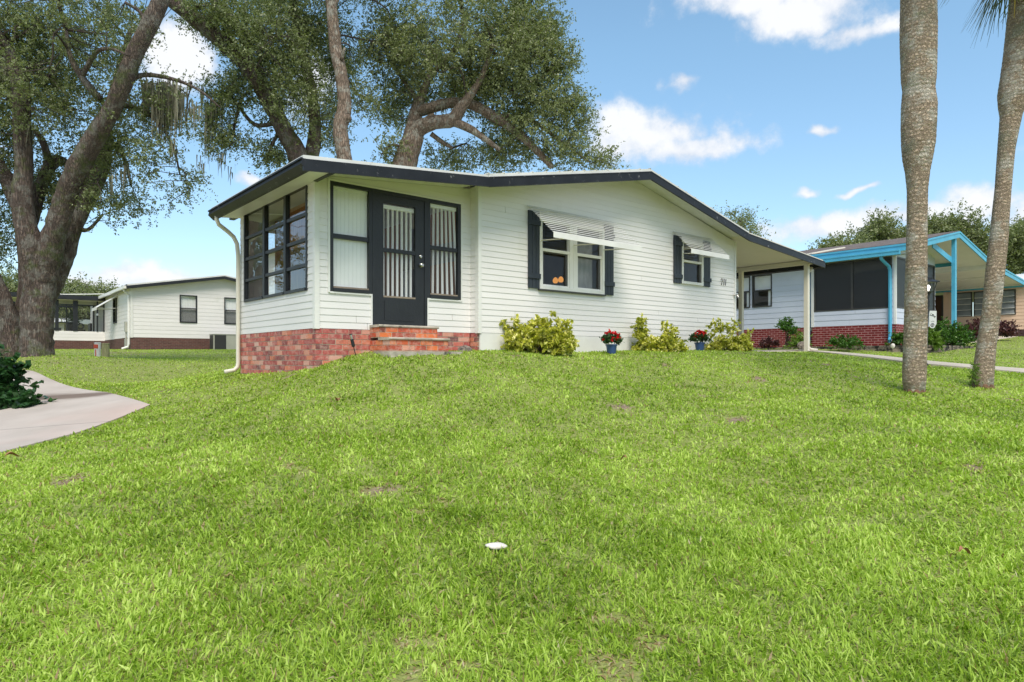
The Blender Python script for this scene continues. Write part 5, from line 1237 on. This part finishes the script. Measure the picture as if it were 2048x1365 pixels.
# ---------------------------------------------------------------- the house on the left
L0 = Vector((-18.2, 32.0))
def left_house():
    g = HP(4, 4, L0); root = thing('neighbour_house', 'white sided house with dark brick base and screened porch beyond the lawn, left', 'house', (g.x, g.y, .45))
    FG = frame_u(0, 0, L0); FL = frame_left(0, 0, L0); E = .190
    b = MB(); rect(FG, b, 0, 8.3, -.2, 1.08, .0); rect(FL, b, 0, 7.08, -.2, 1.08, .0); rect(frame_u(-4.2, 7.08, L0), b, 0, 4.2, -.2, 1.05, .0); b.build('brick_base', M['brownbrick'], root, uvs=True)
    prof = [(-.22, 3.50), (4.19, 4.30), (8.6, 3.50)]
    w = MB(); lap(w, FG, [(0, 1.08), (8.3, 1.08), (8.3, 3.50), (4.19, 4.24), (0, 3.48)], E, [(2.14, 2.96, 1.85, 3.24), (4.27, 5.09, 1.85, 3.24)])
    lap(w, FL, [(0, 1.08), (12, 1.08), (12, 3.46), (0, 3.46)], E, [(3.4, 4.4, 1.9, 3.2)])
    lap(w, Fr(HP(0, 12, L0), U, V), [(0, 1.08), (8.3, 1.08), (8.3, 3.5), (4.19, 4.24), (0, 3.48)], E)
    lap(w, frame_u(-4.2, 7.08, L0), [(0, 1.05), (4.2, 1.05), (4.2, 1.56), (0, 1.56)], .17); w.build('wall', M['siding'], root)
    c = MB(); c.box(FG, -.02, .08, -.1, .03, 1.06, 3.5); c.build('corner_board', M['trim'], root)
    for s0 in (2.14, 4.27):
        wo = window(root, FG, s0, s0 + .82, 1.85, 3.24, .05, rails=(2.58,), fmat='black', proud=.03, bar=.04)
        vblinds(wo, FG, s0 + .05, s0 + .77, 1.92, 3.19, 9, .25, o=-.10, w=.085)
        sc = MB(); flip_rect(sc, FG, s0 + .05, s0 + .77, 1.90, 2.56, .012); sc.build('insect_screen', M['halfscreen'], wo)
    wo = window(root, FL, 3.4, 4.4, 1.9, 3.2, .07, rails=(2.55,), fmat='black', proud=.04, bar=.05)
    i = MB(); i.box(FG, .1, 8.2, -2.6, -2.5, 1.1, 3.4); i.build('inner_wall', M['inner'], root)
    aw = MB(); aw.hexa([FL.p(3.2, .03, 3.27), FL.p(4.6, .03, 3.27), FL.p(4.6, .95, 2.62), FL.p(3.2, .95, 2.62), FL.p(3.2, .03, 3.31), FL.p(4.6, .03, 3.31), FL.p(4.6, .95, 2.66), FL.p(3.2, .95, 2.66)]); aw.box(FL, 3.2, 4.6, .95, .965, 2.52, 2.67)
    ao = aw.build('awning', M['trim'], root); ar = MB(); ar.tube([FL.p(3.45, .05, 2.66), FL.p(3.45, .9, 2.62)], .015, 5); ar.tube([FL.p(4.35, .05, 2.66), FL.p(4.35, .9, 2.62)], .015, 5); ar.build('arm', M['trim'], ao)
    r_ = MB(); slab(r_, L0, [(a, z + .07) for a, z in prof], -.32, 12.3, .08); r_.build('roof', M['roofwhite'], root)
    fa = MB(); rake(fa, L0, prof, -.32, .15, .03); fa.box(frame_left(-.22, 0, L0), -.35, 12.3, .0, .03, 3.42, 3.56); fa.build('fascia', M['black'], root)
    gt = MB(); gt.box(frame_left(-.25, 0, L0), -.3, 7.0, .0, .10, 3.36, 3.50); gt.build('gutter', M['trim'], root)
    d = MB(); d.tube([FL.p(.12, .28, 3.38), FL.p(.12, .26, 3.28), FL.p(.12, .07, 3.1), FL.p(.12, .07, .75), FL.p(.14, .1, .62), FL.p(.2, .35, .52)], .055, 8); d.build('downspout', M['trim'], root)
    # screened porch
    FP = frame_u(-4.2, 7.08, L0)
    r_ = MB(); r_.box(FP, -.2, 4.5, -3.6, .3, 3.26, 3.50); r_.build('porch_roof', M['black'], root)
    r_ = MB(); r_.box(FP, -.1, 4.2, -3.5, .2, 3.235, 3.255); r_.build('porch_ceiling', M['cream'], root)
    f = MB()
    for s, w_ in ((.0, .10), (1.0, .07), (1.98, .16), (2.82, .22), (3.85, .08), (4.16, .06)): f.box(FP, s - w_ / 2, s + w_ / 2, -.03, .03, 1.56, 3.26)
    f.box(FP, 0, 4.2, -.03, .025, 2.96, 3.02); f.box(FP, 0, 2.0, -.03, .025, 1.60, 1.72); f.box(FP, 2.0, 2.8, -.03, .026, 2.84, 2.94); f.box(FP, 2.0, 2.8, -.03, .026, 2.0, 2.05)
    fo = f.build('porch_frame', M['black'], root); s = MB(); flip_rect(s, FP, 0, 4.2, 1.6, 3.2, 0); s.build('screen', M['screen2'], fo)
    bk = MB(); bk.box(frame_u(-4.2, 10.5, L0), 0, 4.2, -.02, .02, 1.56, 1.66)
    for s in (0, 1.4, 2.8, 4.15): bk.box(frame_u(-4.2, 10.5, L0), s - .04, s + .04, -.02, .02, 1.5, 3.25)
    bk.build('porch_frame', M['black'], root)
    fl = MB(); fl.box(FP, 0, 4.2, -3.4, -.05, .95, 1.02); fl.build('porch_floor', M['carpet'], root)
    lt = MB(); lt.tube([FP.p(3.85, .03, 2.52), FP.p(3.85, .12, 2.52), FP.p(3.85, .12, 2.44)], [.02, .07, .06], 8); lt.build('porch_light', M['chrome'], root)
    mt = MB(); mt.box(FL, .62, .82, .02, .14, 1.35, 1.85); mt.box(FL, .5, .9, .0, .12, .55, 1.02); mt.tube([FL.p(.72, .08, 1.35), FL.p(.72, .08, 1.0)], .03, 6); mt.build('meter_box', M['metalgrey'], root)
    # things on the porch
    c = FP.p(2.72, -.55, 1.02); pr = thing('potted_plant', 'spiky plant in a tall dark pot on the left house porch', 'plant', c); p = MB()
    p.tube([c, (c[0], c[1], c[2] + .1), (c[0], c[1], c[2] + 1.05)], [.18, .20, .30], 12); p.build('pot', M['black'], pr)
    leaves(np.array([[c[0], c[1], c[2] + 1.25]] * 6), 24, .5, .55, 'foliage', M['vineleaf'], pr, sprays=4, aspect=.10, up=0, follow=3)
    c = FP.p(3.35, -1.1, 1.02); ch = thing('porch_chair', 'dark armchair on the left house porch', 'chair', c); m_ = MB(); f2 = Fr(Vector(c[:2]), U, -V)
    m_.box(f2, -.35, .35, -.35, .35, 1.35, 1.5); m_.build('seat', M['black'], ch); m_ = MB(); m_.box(f2, .25, .36, -.35, .35, 1.5, 2.05); m_.build('backrest', M['black'], ch)
    for sx in (-.3, .3):
        for sy in (-.3, .3): m_ = MB(); m_.box(f2, sx - .03, sx + .03, sy - .03, sy + .03, 1.02, 1.35); m_.build('leg', M['black'], ch)
    c = FP.p(3.1, -.3, 1.75); wr = MB(); cc = Vector(c); wr.tube([cc + Vector((U.x * math.cos(a) * .14, U.y * math.cos(a) * .14, math.sin(a) * .14 + .1)) for a in np.linspace(-2.6, 2.9, 14)], .035, 6)
    o = wr.build('garden_hose', M['black'], None, origin=c); tag(o, 'coil of black hose hanging in the porch screen of the left house', 'hose')
M['halfscreen'] = screen_mat('window_insect_screen', c=(.06, .06, .06), through=.45)
left_house()
def ac_unit():
    fr = frame_u(3.45, -.30, L0); c = fr.p(.7, .3, .5); root = thing('air_conditioner', 'grey green air conditioner cabinet with black grilles against the left house', 'air conditioner', c)
    hz = H(c[0], c[1]) - .03; z1 = hz + .82
    m_ = MB(); m_.box(fr, .02, 1.40, .02, .68, hz, z1 - .03); m_.build('cabinet', M['metalgrey'], root)
    m_ = MB(); m_.box(fr, .07, .62, .681, .695, hz + .06, z1 - .06); m_.box(Fr(Vector(fr.p(.02, 0, 0)[:2]), fr.n, -fr.d), .07, .63, .001, .012, hz + .06, z1 - .06); m_.build('grille', M['darkgrille'], root)
    m_ = MB(); m_.box(fr, -.0, 1.42, -.0, .70, z1 - .03, z1); m_.build('lid', M['metalgrey'], root)
ac_unit()

def far_house(label, px0, px1, ytop, ybot, Y, mat, seed):
    x0, x1 = PX(px0, 0, Y).x, PX(px1, 0, Y).x; z0, z1 = .2, PX(0, ytop, Y).z; ze = PX(0, ybot, Y).z
    root = thing('distant_house', label, 'house', ((x0 + x1) / 2, Y + 3, z0)); fr = Fr((x0, Y), (1, 0), (0, -1))
    m_ = MB(); lap(m_, fr, [(0, z0), (x1 - x0, z0), (x1 - x0, ze), (0, ze)], .3); lap(m_, Fr((x0, Y), (0, 1), (-1, 0)), [(0, z0), (7, z0), (7, ze), (0, ze)], .3); m_.build('wall', mat, root)
    m_ = MB(); m_.hexa([(x0 - .3, Y - .5, ze), (x1 + .3, Y - .5, ze), (x1 + .3, Y + 7, ze), (x0 - .3, Y + 7, ze), (x0 - .3, Y + .5, z1), (x1 + .3, Y + .5, z1), (x1 + .3, Y + 6, z1), (x0 - .3, Y + 6, z1)]); m_.build('roof', M['roofwhite'], root)
    m_ = MB()
    for s in (.25, .6): m_.box(fr, (x1 - x0) * s, (x1 - x0) * s + .9, .0, .03, ze - 1.4, ze - .4)
    m_.build('window', M['bframe'], root)
far_house('cream walled house with a white roof glimpsed through the left of the porch', 60, 128, 636, 646, 55, M['cream'], 1)
far_house('long white house glimpsed through the right of the porch', 130, 215, 641, 651, 60, M['siding'], 2)

# ---------------------------------------------------------------- small things on the lawn
def marker(label, px, Y, r_, h, mat, cap, lab=False, square=False):
    p = PX(px, 700, Y); hz = H(p.x, p.y); root = thing('marker_post', label, 'post', (p.x, p.y, hz))
    m_ = MB(); n = 4 if square else 16; k = r_ * (1.35 if square else 1); m_.tube([(p.x, p.y, hz - .1), (p.x, p.y, hz + h - .015)], k, n); m_.build('post', mat, root)
    m_ = MB(); m_.tube([(p.x, p.y, hz + h - .015), (p.x, p.y, hz + h), (p.x, p.y, hz + h + .01)], [k * 1.08, k * 1.08, k * .8], n); m_.build('cap', cap, root)
    if lab:
        f = Fr((p.x, p.y), (1, 0), (0, -1)); m_ = MB(); m_.box(f, -.055, .055, r_ - .02, r_ + .004, hz + h - .16, hz + h - .05); m_.box(f, -.012, .012, r_ - .02, r_ + .004, hz + .06, hz + h - .19); m_.build('label', M['redlabel'], root)
marker('short white plastic marker post with a red label, on the lawn before the left house', 195, 18.8, .08, .44, M['trim'], M['trim'], True)
marker('short weathered wooden post right beside the white marker post', 211, 18.6, .10, .40, M['postwood'], M['postwood'])
def lump(name, label, cat, x, y, rx, ry, rz, mat, seed, sink=.2):
    r_ = random.Random(seed); hz = H(x, y); m_ = MB(); n, k = 16, 8; rings = []
    ph = [r_.uniform(0, 6.28) for _ in range(5)]
    for i in range(k):
        th = math.pi * (i + .3) / (k - .4); ring_ = []
        for j in range(n):
            a = 2 * math.pi * j / n; q = 1 + .13 * math.sin(2 * a + ph[0] + th) + .09 * math.sin(3 * a + ph[1] - 2 * th) + .06 * math.sin(5 * a + ph[2])
            ring_.append((x + math.cos(a) * math.sin(th) * rx * q, y + math.sin(a) * math.sin(th) * ry * q, hz + rz * (1 - sink) - rz * (1 - math.cos(th)) + (rz * .0)))
        rings.append(ring_)
    m_.loops(rings); o = m_.build(name, mat, None, smooth=True, origin=(x, y, hz)); tag(o, label, cat)
    return o
lump('stone', 'white flat stone showing in the lawn in the middle of the foreground', 'stone', *PX(992, 1118, 4.28)[:2], .066, .050, .020, M['whitestone'], 1, -1.6)
q = HP(-.28, .0); lump('stone', 'dark mottled stone on the ground where the brick base meets the white wall', 'stone', q.x, q.y, .13, .10, .13, M['rock'], 2)
q = PX(1795, 690, 20.3); lump('garden_ornament', 'small white garden ornament in the bed by the blue downspout', 'ornament', q.x, q.y + .25, .06, .05, .08, M['whitestone'], 3, -2.6)
q = PX(1605, 690, 20.6); lump('stone', 'brown stone on the block edging next to the front carport post', 'stone', q.x, q.y, .16, .12, .16, M['rock'], 4, -1.0)
def curl(label, px, py, Y, L, ang, seed):
    p = PX(px, py, Y); h = H(p.x, p.y) + .075; d = Vector((math.cos(ang), math.sin(ang), .05)); w = Vector((-d.y, d.x, 0)); m_ = MB()
    n = 7; up_ = []; lo_ = []
    for k in range(n):
        t = k / (n - 1); ww = L * .32 * math.sin(math.pi * (t * .94 + .03)); c = Vector((p.x, p.y, h)) + d * L * (t - .5) + Vector((0, 0, .02 * math.sin(t * 5)))
        up_.append([c + w * ww + Vector((0, 0, ww * .6)), c, c - w * ww + Vector((0, 0, ww * .6))])
    m_.loops(up_, cap=False, closed=False); o = m_.build('fallen_leaf', M['deadleaf'], None, origin=(p.x, p.y, h)); tag(o, label, 'leaf', 'fallen leaves on the lawn')
curl('reddish brown curled leaf lying in the grass at the right of the foreground', 1930, 1112, 4.3, .085, .1, 1)
curl('rust coloured leaf at the left edge, below the corner of the driveway', 25, 925, 7.0, .14, .8, 2)
curl('small tan leaf on the slope below the porch steps', 676, 797, 7.9, .10, 2.0, 3)
curl('brown leaf in the grass under the gable window', 1247, 905, 6.4, .07, 2.6, 4)
def spot():
    a = PX(713, 708, 10.05); hz = H(a.x, a.y); root = thing('garden_spotlight', 'tilted black garden spotlight on a stake against the brick base left of the steps', 'spotlight', (a.x, a.y, hz))
    t = PX(701, 668, 10.0); A = Vector((a.x, a.y, hz - .05)); B = Vector(t); d = B - A
    m_ = MB(); m_.tube([A, A + d * .5], .008, 6); m_.build('stake', M['black'], root)
    m_ = MB(); m_.tube([A + d * .48, A + d * .52, A + d * .78, A + d * .80], [.018, .027, .025, .02], 10); m_.build('body', M['black'], root)
    m_ = MB(); m_.tube([A + d * .80, A + d * .96], .019, 10); m_.build('lens', M['chrome'], root)
    m_ = MB(); m_.tube([A + d * .96, A + d * 1.0], .024, 10); m_.build('cap', M['black'], root)
spot()
w_ = MB(); a, b = PX(60, 582, 45), PX(300, 587, 45)
a = PX(-300, 575, 45); w_.tube([a.lerp(b, k / 10) - Vector((0, 0, .25 * math.sin(math.pi * k / 10))) for k in range(11)], .035, 5)
o = w_.build('overhead_cable', M['trim'], None, origin=a); tag(o, 'pale overhead cable crossing above the left house porch', 'cable')
